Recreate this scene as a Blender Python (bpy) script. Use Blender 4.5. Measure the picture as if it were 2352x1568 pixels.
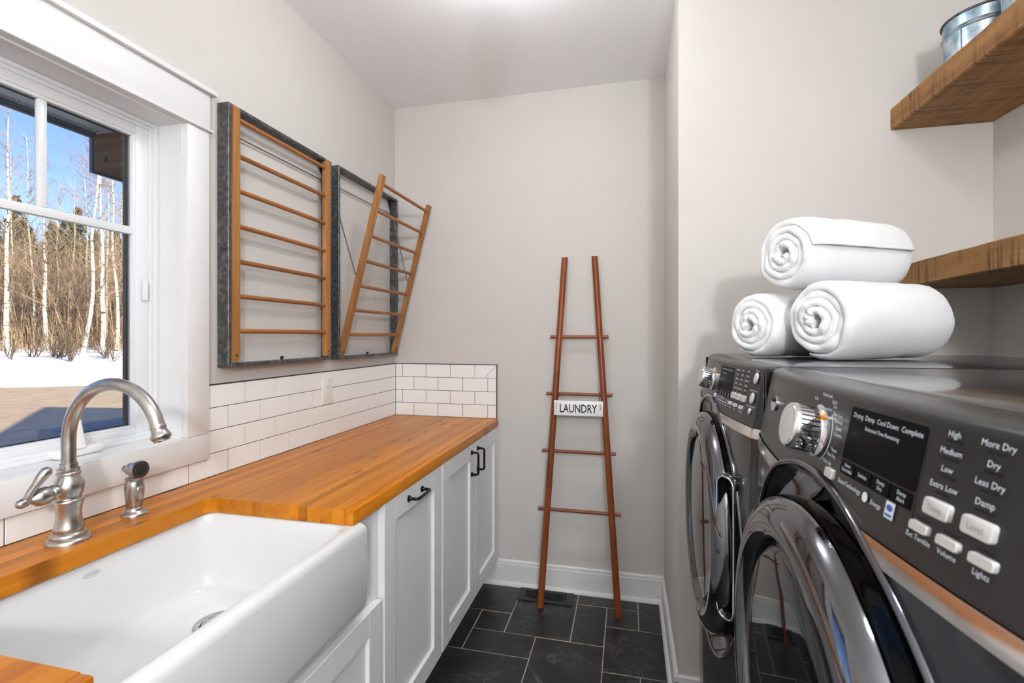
import bpy, bmesh, math, random
from mathutils import Vector, Matrix, noise as mnoise
for o in list(bpy.data.objects): bpy.data.objects.remove(o, do_unlink=True)
SC = bpy.context.scene
COL = SC.collection
PI = math.pi

# ------------------------------------------------------------------ camera, sky, sun, exposure
F_PX, CX, HY = 1118.0, 1176.0, 772.0
CAM = Vector((1.353, 0.0, 1.391))
YAW = math.atan((1444 - 1176) / F_PX)
cd = bpy.data.cameras.new('camera'); cam = bpy.data.objects.new('camera', cd); COL.objects.link(cam)
cam.location = CAM; cam.rotation_euler = (PI / 2, 0, YAW)
cd.sensor_width = 36.0; cd.lens = F_PX / 2352 * 36.0
cd.shift_y = -(784 - HY) / 2352
cd.clip_start = 0.02; cd.clip_end = 400
cd.dof.use_dof = True; cd.dof.focus_distance = 1.9; cd.dof.aperture_fstop = 9.0
SC.camera = cam
FW = Vector((-math.sin(YAW), math.cos(YAW), 0)); RT = Vector((math.cos(YAW), math.sin(YAW), 0))

SUN_TO = Vector((1.0, -0.356, 0.5)).normalized()           # towards the sun
w = bpy.data.worlds.new('sky'); SC.world = w; w.use_nodes = True
wn = w.node_tree.nodes; wl = w.node_tree.links
sky = wn.new('ShaderNodeTexSky'); sky.sky_type = 'NISHITA'
sky.sun_disc = False; sky.sun_elevation = math.radians(25.2)
sky.sun_rotation = math.atan2(SUN_TO.x, SUN_TO.y); sky.altitude = 300
sky.air_density = 1.0; sky.dust_density = 0.6; sky.ozone_density = 3.5
bg = wn['Background']; bg.inputs['Strength'].default_value = 0.23
tint = wn.new('ShaderNodeMix'); tint.data_type = 'RGBA'; tint.blend_type = 'MULTIPLY'; tint.inputs['Factor'].default_value = 1.0
tint.inputs['B'].default_value = (0.92, 0.84, 1.02, 1)
wl.new(sky.outputs[0], tint.inputs['A']); wl.new(tint.outputs['Result'], bg.inputs['Color'])
sl = bpy.data.lights.new('sun', 'SUN'); sl.energy = 8.0; sl.angle = math.radians(0.6); sl.color = (1.0, 0.86, 0.66)
sun = bpy.data.objects.new('sun', sl); COL.objects.link(sun)
sun.rotation_euler = SUN_TO.to_track_quat('Z', 'Y').to_euler()
LAMP_A, LAMP_B, FILL_C = 12.5, 118.0, 11.0                  # watts of the ceiling lights (far, behind the camera, added fill in the middle)
vs = SC.view_settings
vs.view_transform = 'Standard'; vs.look = 'None'; vs.exposure = 0.12; vs.gamma = 1.0; vs.use_curve_mapping = False

# ------------------------------------------------------------------ helpers
def lin(c):
    return tuple(((v / 255) / 12.92 if v / 255 <= 0.04045 else ((v / 255 + 0.055) / 1.055) ** 2.4) for v in c) + (1.0,)

class M:
    def __init__(s): s.v = []; s.f = []
    def add(s, vs, fs):
        n = len(s.v); s.v += [tuple(p) for p in vs]; s.f += [tuple(i + n for i in f) for f in fs]; return s
    def box(s, x0, x1, y0, y1, z0, z1):
        return s.add([(x0, y0, z0), (x1, y0, z0), (x1, y1, z0), (x0, y1, z0), (x0, y0, z1), (x1, y0, z1), (x1, y1, z1), (x0, y1, z1)],
                     [(0, 3, 2, 1), (4, 5, 6, 7), (0, 1, 5, 4), (1, 2, 6, 5), (2, 3, 7, 6), (3, 0, 4, 7)])
    def rbox(s, x0, x1, y0, y1, z0, z1, r=0.003, seg=2):
        bm = bmesh.new(); bmesh.ops.create_cube(bm, size=1)
        for q in bm.verts: q.co = Vector(((x0 + x1) / 2 + q.co.x * (x1 - x0), (y0 + y1) / 2 + q.co.y * (y1 - y0), (z0 + z1) / 2 + q.co.z * (z1 - z0)))
        bmesh.ops.bevel(bm, geom=list(bm.edges), offset=r, segments=seg, profile=0.5, affect='EDGES')
        bm.verts.index_update()
        s.add([q.co for q in bm.verts], [[q.index for q in f.verts] for f in bm.faces]); bm.free(); return s
    def loft(s, rings, close=True, cap0=True, cap1=True):
        n = len(rings[0]); vs = [p for r in rings for p in r]; fs = []
        for i in range(len(rings) - 1):
            for j in range(n if close else n - 1):
                k = (j + 1) % n; fs.append((i * n + j, i * n + k, (i + 1) * n + k, (i + 1) * n + j))
        if cap0: fs.append(tuple(range(n - 1, -1, -1)))
        if cap1: fs.append(tuple((len(rings) - 1) * n + j for j in range(n)))
        return s.add(vs, fs)
    def tube(s, pts, r, n=12, cap=True):
        pts = [Vector(p) for p in pts]; R = r if isinstance(r, (list, tuple)) else [r] * len(pts)
        t0 = (pts[1] - pts[0]).normalized(); a = t0.orthogonal().normalized(); rings = []
        for i, p in enumerate(pts):
            if i == 0: t = pts[1] - pts[0]
            elif i == len(pts) - 1: t = pts[i] - pts[i - 1]
            else: t = (pts[i + 1] - pts[i]).normalized() + (pts[i] - pts[i - 1]).normalized()
            t.normalize(); a = (a - t * a.dot(t)).normalized(); b = t.cross(a)
            rings.append([p + (a * math.cos(2 * PI * k / n) + b * math.sin(2 * PI * k / n)) * R[i] for k in range(n)])
        return s.loft(rings, True, cap, cap)
    def lathe(s, prof, o, ax=(0, 0, 1), n=32, cap=True):
        o = Vector(o); ax = Vector(ax).normalized(); a = ax.orthogonal().normalized(); b = ax.cross(a)
        rings = [[o + ax * h + (a * math.cos(2 * PI * k / n) + b * math.sin(2 * PI * k / n)) * max(r, 1e-5) for k in range(n)] for r, h in prof]
        return s.loft(rings, True, cap, cap)
    def prism(s, poly, vec):
        vec = Vector(vec); return s.loft([[Vector(p) for p in poly], [Vector(p) + vec for p in poly]])

def rrect(x0, x1, y0, y1, r, z, n=6):
    out = []
    for cx, cy, a0 in ((x1 - r, y1 - r, 0), (x0 + r, y1 - r, PI / 2), (x0 + r, y0 + r, PI), (x1 - r, y0 + r, 1.5 * PI)):
        for k in range(n + 1):
            a = a0 + PI / 2 * k / n; out.append((cx + r * math.cos(a), cy + r * math.sin(a), z))
    return out

MATS = {}
def mesh_of(name, m, mat, off, ang=35):
    me = bpy.data.meshes.new(name)
    me.from_pydata([(p[0] - off[0], p[1] - off[1], p[2] - off[2]) for p in m.v], [], m.f); me.update()
    bm = bmesh.new(); bm.from_mesh(me); bmesh.ops.recalc_face_normals(bm, faces=bm.faces); bm.to_mesh(me); bm.free()
    me.polygons.foreach_set('use_smooth', [True] * len(me.polygons)); me.set_sharp_from_angle(angle=math.radians(ang))
    for mm in (mat if isinstance(mat, (list, tuple)) else [mat]): me.materials.append(MATS[mm])
    return me
def thing(name, label, cat, base, group=None, kind=None):
    o = bpy.data.objects.new(name, None); COL.objects.link(o); o.location = base; o.empty_display_size = 0.05
    if kind: o['kind'] = kind
    if label: o['label'] = label
    if cat: o['category'] = cat
    if group: o['group'] = group
    return o
def root_of(o):
    while o.parent: o = o.parent
    return o
def part(name, m, mat, parent, label=None, kind=None, ang=35):
    me = mesh_of(name, m, mat, root_of(parent).location, ang)
    o = bpy.data.objects.new(name, me); COL.objects.link(o); o.parent = parent
    if label: o['label'] = label
    if kind: o['kind'] = kind
    return o
def single(name, m, mat, label, cat, base, group=None, kind=None, ang=35):
    o = bpy.data.objects.new(name, mesh_of(name, m, mat, base, ang)); COL.objects.link(o); o.location = base
    if label: o['label'] = label
    if cat: o['category'] = cat
    if group: o['group'] = group
    if kind: o['kind'] = kind
    return o
def struct(name, m, mat, label=None, base=(0, 0, 0), cat=None): return single(name, m, mat, label, cat, base, kind='structure')

_tc = {}
def text_m(s, size, align='CENTER', bold=0.0):
    key = (s, align, bold)
    if key not in _tc:
        cu = bpy.data.curves.new('t', 'FONT'); cu.body = s; cu.size = 1; cu.align_x = align; cu.align_y = 'CENTER'; cu.resolution_u = 2; cu.offset = bold
        ob = bpy.data.objects.new('t', cu); me = bpy.data.meshes.new_from_object(ob)
        _tc[key] = ([tuple(q.co) for q in me.vertices], [tuple(p.vertices) for p in me.polygons])
        bpy.data.objects.remove(ob); bpy.data.curves.remove(cu); bpy.data.meshes.remove(me)
    vs, fs = _tc[key]
    return [(x * size, y * size) for x, y, z in vs], fs

# ------------------------------------------------------------------ materials
def base_mat(name):
    m = bpy.data.materials.new(name); m.use_nodes = True; nt = m.node_tree
    return m, nt, nt.nodes['Principled BSDF'], nt.nodes, nt.links
def setp(b, **k):
    al = dict(rough='Roughness', metal='Metallic', spec='Specular IOR Level', coat='Coat Weight', coatr='Coat Roughness', trans='Transmission Weight', ior='IOR', sheen='Sheen Weight', sss='Subsurface Weight')
    for q, v in k.items(): b.inputs[al[q]].default_value = v
def coords(n, l, kind='Object', scale=(1, 1, 1), rand=0.0):
    tc = n.new('ShaderNodeTexCoord'); mp = n.new('ShaderNodeMapping'); mp.inputs['Scale'].default_value = scale
    l.new(tc.outputs[kind], mp.inputs['Vector'])
    if rand:
        oi = n.new('ShaderNodeObjectInfo'); mu = n.new('ShaderNodeMath'); mu.operation = 'MULTIPLY'; mu.inputs[1].default_value = rand
        l.new(oi.outputs['Random'], mu.inputs[0]); l.new(mu.outputs[0], mp.inputs['Location'])
    return mp.outputs[0]
def nz(n, l, vec, scale, detail=4, rough=0.55, dist=0.0):
    t = n.new('ShaderNodeTexNoise'); t.inputs['Scale'].default_value = scale; t.inputs['Detail'].default_value = detail
    t.inputs['Roughness'].default_value = rough; t.inputs['Distortion'].default_value = dist; l.new(vec, t.inputs['Vector']); return t.outputs['Fac']
def ramp(n, l, fac, stops):
    r = n.new('ShaderNodeValToRGB'); l.new(fac, r.inputs['Fac']); e = r.color_ramp.elements
    while len(e) < len(stops): e.new(0.5)
    for i, (p, c) in enumerate(stops): e[i].position = p; e[i].color = lin(c) if len(c) == 3 else c
    return r.outputs['Color']
def mixc(n, l, a, b, fac, mode='MIX'):
    m = n.new('ShaderNodeMix'); m.data_type = 'RGBA'; m.blend_type = mode
    for sock, v in ((m.inputs['A'], a), (m.inputs['B'], b)):
        if isinstance(v, tuple): sock.default_value = v if len(v) == 4 else lin(v)
        else: l.new(v, sock)
    f = m.inputs['Factor']
    if isinstance(fac, (int, float)): f.default_value = fac
    else: l.new(fac, f)
    return m.outputs['Result']
def bump(n, l, b, h, strength=0.2, dist=0.002):
    bp = n.new('ShaderNodeBump'); bp.inputs['Strength'].default_value = strength; bp.inputs['Distance'].default_value = dist
    l.new(h, bp.inputs['Height']); l.new(bp.outputs[0], b.inputs['Normal'])

def plain(name, c, rough=0.5, bumps=None, **k):
    m, nt, b, n, l = base_mat(name); b.inputs['Base Color'].default_value = lin(c); setp(b, rough=rough, **k)
    if bumps: bump(n, l, b, nz(n, l, coords(n, l), bumps[0], 3), bumps[1], bumps[2])
    MATS[name] = m
def mottled(name, stops, scale, rough=0.5, bumps=None, detail=5, rnd=0.0, **k):
    m, nt, b, n, l = base_mat(name); setp(b, rough=rough, **k); v = coords(n, l, rand=rnd)
    f = nz(n, l, v, scale, detail); l.new(ramp(n, l, f, stops), b.inputs['Base Color'])
    if bumps: bump(n, l, b, nz(n, l, v, bumps[0], 4), bumps[1], bumps[2])
    MATS[name] = m
def wood(name, stops, axis, fine=90.0, stretch=0.05, rough=0.35, var=0.25, knots=None, coat=0.0, bumpst=0.15, saw=None, spec=0.4):
    m, nt, b, n, l = base_mat(name); setp(b, rough=rough, coat=coat, spec=spec)
    sc = [1.0, 1.0, 1.0]; sc[axis] = stretch
    v = coords(n, l, scale=sc, rand=37.0)
    f1 = nz(n, l, v, fine * 0.25, 4, 0.6, 0.6); f2 = nz(n, l, v, fine, 5, 0.65)
    mm = n.new('ShaderNodeMix'); mm.data_type = 'FLOAT'; mm.inputs['Factor'].default_value = 0.45
    l.new(f1, mm.inputs['A']); l.new(f2, mm.inputs['B'])
    c = ramp(n, l, mm.outputs['Result'], stops)
    oi = n.new('ShaderNodeObjectInfo')
    hs = n.new('ShaderNodeHueSaturation')
    mr = n.new('ShaderNodeMapRange'); mr.inputs['To Min'].default_value = 1 - var; mr.inputs['To Max'].default_value = 1 + var * 0.6
    l.new(oi.outputs['Random'], mr.inputs['Value']); l.new(mr.outputs[0], hs.inputs['Value']); l.new(c, hs.inputs['Color']); c = hs.outputs[0]
    if saw:                                                   # rough-sawn cross marks and grime of reclaimed boards
        sc2 = [60.0, 60.0, 60.0]; sc2[axis] = 9.0 * saw[1]
        v2 = coords(n, l, scale=(3.0, 70.0, 3.0) if axis == 1 else sc2, rand=11.0)
        g = nz(n, l, v2, 1.0, 3, 0.6, 0.4); v3 = coords(n, l, scale=(1, 1, 1), rand=5.0); g2 = nz(n, l, v3, 9.0, 5, 0.6)
        mu = n.new('ShaderNodeMath'); mu.operation = 'MULTIPLY'; l.new(ramp(n, l, g, [(0.48, (0, 0, 0)), (0.60, (255, 255, 255))]), mu.inputs[0]); l.new(ramp(n, l, g2, [(0.40, (0, 0, 0)), (0.62, (255, 255, 255))]), mu.inputs[1])
        sf = n.new('ShaderNodeMath'); sf.operation = 'MULTIPLY'; sf.inputs[1].default_value = 0.95; l.new(mu.outputs[0], sf.inputs[0]); c = mixc(n, l, c, saw[0], sf.outputs[0])
    if knots:
        vk = coords(n, l, scale=tuple(knots[2] if i == axis else 1.0 for i in range(3)), rand=3.0)
        vo = n.new('ShaderNodeTexVoronoi'); vo.voronoi_dimensions = '2D'; vo.inputs['Scale'].default_value = knots[1]; l.new(vk, vo.inputs['Vector'])
        kf = ramp(n, l, vo.outputs['Distance'], [(0.03, (255, 255, 255)), (0.14, (0, 0, 0))])
        big = nz(n, l, vk, 5.0, 2); kf2 = ramp(n, l, big, [(0.48, (0, 0, 0)), (0.56, (255, 255, 255))])
        mu = n.new('ShaderNodeMath'); mu.operation = 'MULTIPLY'; l.new(kf, mu.inputs[0]); l.new(kf2, mu.inputs[1])
        c = mixc(n, l, c, knots[0], mu.outputs[0])
    l.new(c, b.inputs['Base Color']); bump(n, l, b, f2, bumpst, 0.001)
    MATS[name] = m

plain('wall_paint', (205, 201, 197), 0.75, (450, 0.12, 0.001))
plain('ceiling_paint', (249, 250, 252), 0.85, (300, 0.1, 0.001))
plain('white_trim', (229, 229, 230), 0.4)
plain('white_vinyl', (230, 232, 235), 0.3)
plain('cabinet_paint', (236, 237, 239), 0.42, (500, 0.04, 0.0005))
plain('white_tile', (244, 245, 246), 0.14)
plain('grout_dark', (62, 56, 52), 0.9)
plain('edge_metal', (70, 68, 66), 0.4, metal=0.6)
plain('porcelain', (226, 227, 228), 0.08, coat=0.5, coatr=0.03)
plain('plastic_white', (238, 237, 235), 0.3)
plain('dark_hole', (10, 10, 10), 0.8)
plain('bronze_black', (34, 30, 29), 0.3, metal=0.7)
plain('iron_black', (30, 30, 31), 0.45)
plain('rod_steel', (140, 140, 142), 0.3, metal=1.0)
plain('appliance_grey', (30, 34, 41), 0.22, metal=0.3, coat=0.45, coatr=0.05)
plain('panel_grey', (40, 40, 41), 0.3, spec=0.35)
plain('chrome', (225, 226, 228), 0.05, metal=1.0)
plain('dark_chrome', (112, 112, 116), 0.06, metal=1.0)
plain('satin_band', (205, 200, 196), 0.14, metal=1.0)
plain('gloss_black', (8, 9, 12), 0.05, spec=0.6, coat=0.5, coatr=0.02)
plain('lens_glass', (8, 10, 15), 0.03, spec=0.5)
plain('display_black', (6, 6, 7), 0.45, spec=0.06)
plain('button_silver', (205, 204, 202), 0.3, metal=0.25)
plain('print_white', (222, 232, 242), 0.5)
plain('print_blue', (60, 90, 160), 0.5)
plain('print_grey', (150, 150, 150), 0.5)
plain('print_black', (22, 22, 22), 0.6)
plain('amber', (230, 150, 30), 0.3)
plain('logo_grey', (150, 152, 154), 0.4)
plain('sign_white', (240, 240, 238), 0.35)
plain('cord_black', (30, 28, 27), 0.8)
plain('towel_white', (236, 237, 239), 0.95, (420, 0.55, 0.004), sheen=0.2)
plain('soffit', (206, 226, 240), 0.4)
plain('fascia_dark', (84, 104, 122), 0.5)
plain('lattice', (205, 210, 215), 0.5)
plain('snow', (250, 250, 252), 0.7, (0.8, 0.4, 0.15))
plain('house_siding', (120, 122, 122), 0.7)
plain('roof_dark', (60, 58, 56), 0.9)
mottled('asphalt', [(0.3, (188, 160, 128)), (0.7, (214, 190, 156))], 3.0, 0.85, (60, 0.3, 0.01))
mottled('stone_cap', [(0.3, (120, 130, 142)), (0.7, (150, 160, 172))], 20, 0.7, (60, 0.3, 0.004))
mottled('pier_stone', [(0.3, (40, 44, 46)), (0.7, (96, 100, 98))], 16, 0.85, (40, 0.8, 0.02))
mottled('slate', [(0.25, (24, 25, 27)), (0.55, (36, 37, 39)), (0.8, (52, 53, 55))], 7.0, 0.33, (26, 0.35, 0.004), rnd=23.0)
mottled('grout_sand', [(0.3, (150, 136, 120)), (0.7, (186, 172, 154))], 30, 0.9)
mottled('galvanised', [(0.3, (74, 75, 77)), (0.55, (104, 105, 107)), (0.75, (140, 141, 143))], 60, 0.42, metal=0.75, detail=3, rnd=9.0)
mottled('galvanised_blue', [(0.30, (110, 138, 158)), (0.5, (160, 182, 196)), (0.7, (206, 216, 222))], 26, 0.32, metal=0.7, detail=3, rnd=9.0)
mottled('brushed_nickel', [(0.3, (168, 164, 160)), (0.7, (200, 197, 194))], 40, 0.30, metal=1.0)
mottled('steel', [(0.3, (176, 176, 176)), (0.7, (206, 206, 206))], 40, 0.2, metal=1.0)
wood('butcher', [(0.24, (150, 76, 12)), (0.45, (192, 114, 18)), (0.76, (216, 144, 34))], 1, 80, 0.05, 0.34, 0.27, ((92, 44, 14), 13.0, 0.24), bumpst=0.03, spec=0.28)
wood('rack_wood', [(0.25, (112, 68, 32)), (0.5, (166, 112, 62)), (0.8, (198, 148, 96))], 2, 120, 0.06, 0.4, 0.15)
wood('rung_wood', [(0.25, (94, 50, 20)), (0.5, (150, 92, 44)), (0.8, (184, 124, 68))], 1, 120, 0.06, 0.35, 0.2)
wood('ladder_wood', [(0.25, (84, 38, 16)), (0.5, (126, 62, 28)), (0.8, (156, 86, 42))], 2, 90, 0.05, 0.3, 0.28)
wood('ladder_rung', [(0.25, (92, 46, 28)), (0.5, (132, 74, 50)), (0.8, (160, 98, 70))], 0, 90, 0.05, 0.35, 0.15)
wood('barn_wood', [(0.22, (70, 46, 24)), (0.45, (138, 96, 50)), (0.8, (186, 142, 86))], 1, 45, 0.10, 0.6, 0.06, ((30, 18, 10), 14.0, 0.35), saw=((84, 56, 32), 1.0), bumpst=0.5)
wood('post_wood', [(0.25, (58, 42, 32)), (0.5, (112, 84, 62)), (0.8, (156, 122, 94))], 0, 40, 0.08, 0.7, 0.05)
# slate veins
mt = MATS['slate']; n = mt.node_tree.nodes; l = mt.node_tree.links; b = n['Principled BSDF']
src = b.inputs['Base Color'].links[0].from_socket
vv = coords(n, l, rand=31.0); wv = nz(n, l, vv, 3.5, 6, 0.6, 1.2)
c = mixc(n, l, src, (120, 122, 124), ramp(n, l, wv, [(0.492, (0, 0, 0)), (0.5, (170, 170, 170)), (0.508, (0, 0, 0))])); l.new(c, b.inputs['Base Color'])
# birch bark
m, nt, b, n, l = base_mat('birch_bark'); setp(b, rough=0.8)
v = coords(n, l, scale=(1.2, 1.2, 7.0), rand=17.0)
l.new(ramp(n, l, nz(n, l, v, 1.3, 4, 0.7), [(0.36, (52, 44, 38)), (0.44, (190, 182, 168)), (0.8, (226, 220, 208))]), b.inputs['Base Color']); MATS['birch_bark'] = m
mottled('twig_brown', [(0.3, (98, 80, 62)), (0.7, (186, 162, 132))], 2.0, 0.9)
mottled('brush_tan', [(0.25, (88, 70, 56)), (0.5, (150, 122, 92)), (0.8, (212, 194, 162))], 0.9, 0.9)
mottled('spruce_green', [(0.3, (34, 48, 22)), (0.6, (76, 94, 42)), (0.8, (126, 130, 62))], 1.5, 0.9)
mottled('dark_bark', [(0.3, (50, 40, 30)), (0.7, (110, 92, 72))], 3, 0.9)
# window glass: thin pane, mostly clear with a grazing reflection
m = bpy.data.materials.new('pane_glass'); m.use_nodes = True; n = m.node_tree.nodes; l = m.node_tree.links; n.remove(n['Principled BSDF'])
tr = n.new('ShaderNodeBsdfTransparent'); tr.inputs[0].default_value = (0.93, 0.96, 0.97, 1); gl = n.new('ShaderNodeBsdfGlossy'); gl.inputs['Roughness'].default_value = 0.02
fr = n.new('ShaderNodeFresnel'); fr.inputs['IOR'].default_value = 1.3; ms = n.new('ShaderNodeMixShader')
l.new(fr.outputs[0], ms.inputs[0]); l.new(tr.outputs[0], ms.inputs[1]); l.new(gl.outputs[0], ms.inputs[2]); l.new(ms.outputs[0], n['Material Output'].inputs[0]); MATS['pane_glass'] = m

# ------------------------------------------------------------------ room shell
YB, XS, YN, XR, ZC, YF = 2.657, 1.532, 1.90, 2.503, 2.743, -2.4
fl = thing('floor', 'dark slate tile floor with sand-coloured grout', None, (0, 0, 0), kind='structure')
part('grout', M().box(-0.14, 2.65, YF - 0.1, 2.8, -0.1, -0.0014), 'grout_sand', fl)
g = 0.0022
tiles = [(.475, .782, 2.378, 2.657), (.628, .782, 2.219, 2.376), (.782, 1.092, 2.219, 2.657), (1.092, 1.399, 2.541, 2.657), (1.092, 1.245, 2.217, 2.541),
         (1.245, 1.399, 2.375, 2.541), (1.399, 1.532, 2.374, 2.657), (1.245, 1.532, 2.051, 2.374), (.628, .934, 2.06, 2.219), (.475, .628, 2.06, 2.378),
         (.934, 1.245, 1.75, 2.217), (.475, .934, 1.75, 2.06), (1.245, 1.399, 1.75, 2.051), (1.399, 1.532, 1.75, 2.051)]
yy = 1.75
row = 0
while yy > YF + 0.3:
    xx = 0.475 - 0.155 * (row % 2)
    while xx < 2.5:
        tiles.append((max(xx, 0.0), min(xx + 0.31, XR), yy - 0.31, yy)); xx += 0.31
    yy -= 0.31; row += 1
for a, b_, c_, d_ in tiles:
    part('tile', M().rbox(a + g, b_ - g, c_ + g, d_ - g, -0.02, 0.0 + random.Random(a * 31 + c_).uniform(-.0008, .0008), 0.0015, 1), 'slate', fl)

OY0, OY1, OZ0, OZ1 = .626, 1.2302, 1.0746, 2.0508     # window opening inside the jambs
wlft = thing('wall_left', 'greige painted wall with the window over the sink', None, (0, 0, 0), kind='structure')
wm = M()
wm.box(-.14, 0, YF - .1, OY0 - .018, -.02, ZC + .06); wm.box(-.14, 0, OY1 + .018, YB + .14, -.02, ZC + .06)
wm.box(-.14, 0, OY0 - .018, OY1 + .018, -.02, OZ0 - .018); wm.box(-.14, 0, OY0 - .018, OY1 + .018, OZ1 + .018, ZC + .06)
part('plaster', wm, 'wall_paint', wlft)
wbk = thing('wall_back', 'greige painted wall behind the ladder', None, (0, YB, 0), kind='structure')
part('plaster', M().box(0, XR + .14, YB, YB + .14, -.02, ZC + .06), 'wall_paint', wbk)
struct('wall_side', M().box(XS, XR + .14, YN, YB, -.02, ZC + .06), 'wall_paint', 'wall block beside the washer facing the counter')
struct('wall_right', M().box(XR, XR + .14, YF - .1, YN, -.02, ZC + .06), 'wall_paint', 'painted wall behind the washer and dryer')
struct('wall_front', M().box(0, XR, YF - .14, YF, -.02, ZC + .06), 'wall_paint', 'painted wall behind the camera')
struct('ceiling', M().box(0, XR, YF, YB, ZC, ZC + .06), 'ceiling_paint', 'flat white ceiling')

def baseboard(name, pts, nrm, label):
    # pts: two floor points of the wall line, nrm: into the room; profile (depth, height)
    prof = [(0, .138), (.006, .138), (.011, .132), (.011, .118), (.013, .116), (.013, .02), (.0145, .02), (.022, .017), (.027, .009), (.028, 0), (0, 0)]
    p0, p1 = Vector(pts[0]), Vector(pts[1]); nr = Vector(nrm)
    return struct(name, M().loft([[p0 + nr * d + Vector((0, 0, h)) for d, h in prof], [p1 + nr * d + Vector((0, 0, h)) for d, h in prof]]), 'white_trim', label)
baseboard('baseboard_back', ((.50, YB, 0), (XS, YB, 0)), (0, -1, 0), 'white baseboard under the ladder')
baseboard('baseboard_side', ((XS, YB, 0), (XS, YN - .013, 0)), (-1, 0, 0), 'white baseboard running towards the washer')
baseboard('baseboard_niche', ((XS - .013, YN, 0), (XR, YN, 0)), (0, -1, 0), 'white baseboard at the foot of the washer niche')

# backsplash: grout bed and every tile
T = .008
part('grout', M().box(0, T - .002, 1.318, YB, .926, 1.2286).box(0, T - .002, .05, 1.318, .926, .9905), 'grout_dark', wlft)
part('grout', M().box(0, .628, YB - T + .002, YB, .926, 1.2286), 'grout_dark', wbk)
zr = [1.2286, 1.1526, 1.0768, 1.0012, .926]
jA = [1.318, 1.484, 1.6395, 1.7915, 1.9446, 2.1018, 2.26, 2.419, 2.5787, YB - T]
jB = [1.318, 1.407, 1.5617, 1.7155, 1.868, 2.023, 2.181, 2.3395, 2.499, YB - T]
q = .0011
for r in range(4):
    js = jA if r % 2 == 0 else jB
    if r == 3: js = [.05, .167, .322, .477, .632, .787, .942, 1.097, 1.252] + jB[1:]
    for a, b_ in zip(js[:-1], js[1:]):
        top = .9895 if (r == 3 and b_ < 1.3) else zr[r]
        if r == 3 and a < 1.3 < b_:
            part('tile', M().rbox(0.001, T, a + q, 1.318, zr[4] + q, .9895 - q, .0012, 1), 'white_tile', wlft); a = 1.318
        part('tile', M().rbox(0.001, T, a + q, b_ - q, zr[r + 1] + q, top - q, .0012, 1), 'white_tile', wlft)
kA = [T, .0508, .2007, .3509, .4997, .628]; kB = [T, .1242, .2755, .4261, .576, .628]
for r in range(4):
    js = kA if r % 2 == 0 else kB
    for a, b_ in zip(js[:-1], js[1:]):
        z0, z1 = zr[r + 1] + q, zr[r] - q
        if r == 0 and b_ == .628:       # mitred corner tile
            y0 = YB - T; e = .066
            part('tile', M().prism([(a + q, y0, z0), (b_ - q - e - .0012, y0, z0), (b_ - q - .0012, y0, z1), (a + q, y0, z1)], (0, T - .001, 0)), 'white_tile', wbk)
            part('tile', M().prism([(b_ - q - e + .0012, y0, z0), (b_ - q, y0, z0), (b_ - q, y0, z1 - .001)], (0, T - .001, 0)), 'white_tile', wbk)
        else: part('tile', M().rbox(a + q, b_ - q, YB - T, YB - .001, z0, z1, .0012, 1), 'white_tile', wbk)
struct('trim_1', M().box(0, T + .0015, 1.318, YB, 1.2286, 1.2316), 'edge_metal', 'dark metal edge above the tiles beside the window')
struct('trim_2', M().box(T, .6312, YB - T - .0015, YB, 1.2286, 1.2316).box(.628, .6312, YB - T - .0015, YB, .926, 1.2286), 'edge_metal', 'dark metal edge around the short tiled return')

# ------------------------------------------------------------------ window
win = thing('window_1', 'white casement window with muntins over the sink', None, (0, .928, OZ0), kind='structure')
CY0, CY1 = .539, 1.317
part('casing', M().rbox(0, .02, OY1 + .006, CY1, OZ0 - .0005, 2.056, .002), 'white_trim', win)
part('casing', M().rbox(0, .02, CY0, OY0 - .006, OZ0 - .0005, 2.056, .002), 'white_trim', win)
part('casing', M().rbox(0, .02, CY0, CY1, .9905, OZ0 - .001, .002), 'white_trim', win)
part('head_casing', M().rbox(0, .022, CY0 - .002, CY1 + .002, 2.064, 2.178, .002), 'white_trim', win)
part('head_fillet', M().rbox(0, .03, CY0 - .012, CY1 + .012, 2.056, 2.065, .003), 'white_trim', win)
part('head_cap', M().rbox(0, .036, CY0 - .018, CY1 + .018, 2.178, 2.194, .002), 'white_trim', win)
jb = M()
jb.box(-.13, .002, OY1, OY1 + .017, OZ0 - .017, OZ1 + .017).box(-.13, .002, OY0 - .017, OY0, OZ0 - .017, OZ1 + .017)
jb.box(-.13, .002, OY0, OY1, OZ1, OZ1 + .017).box(-.13, .002, OY0, OY1, OZ0 - .017, OZ0)
part('jamb', jb, 'white_trim', win)
GY0, GY1, GZ0, GZ1 = .698, 1.158, 1.1235, 1.995
def frame_yz(x0, x1, yo0, yo1, zo0, zo1, yi0, yi1, zi0, zi1, r=.002):
    m = M()
    m.rbox(x0, x1, yi1, yo1, zo0, zo1, r); m.rbox(x0, x1, yo0, yi0, zo0, zo1, r)
    m.rbox(x0, x1, yi0 - .001, yi1 + .001, zi1, zo1, r); m.rbox(x0, x1, yi0 - .001, yi1 + .001, zo0, zi0, r); return m
part('frame', frame_yz(-.13, -.083, OY0, OY1, OZ0, OZ1, OY0 + .012, OY1 - .012, OZ0 + .012, OZ1 - .012), 'white_vinyl', win)
part('stop', frame_yz(-.13, -.090, OY0 + .011, OY1 - .011, OZ0 + .011, OZ1 - .011, OY0 + .024, OY1 - .024, OZ0 + .022, OZ1 - .022), 'white_vinyl', win)
sash = part('sash', frame_yz(-.125, -.094, OY0 + .023, OY1 - .023, OZ0 + .020, OZ1 - .021, GY0 - .008, GY1 + .008, GZ0 - .008, GZ1 + .008, .004), 'white_vinyl', win)
part('glazing_bead', frame_yz(-.12, -.098, GY0 - .009, GY1 + .009, GZ0 - .009, GZ1 + .009, GY0, GY1, GZ0, GZ1, .002), 'white_vinyl', sash)
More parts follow.
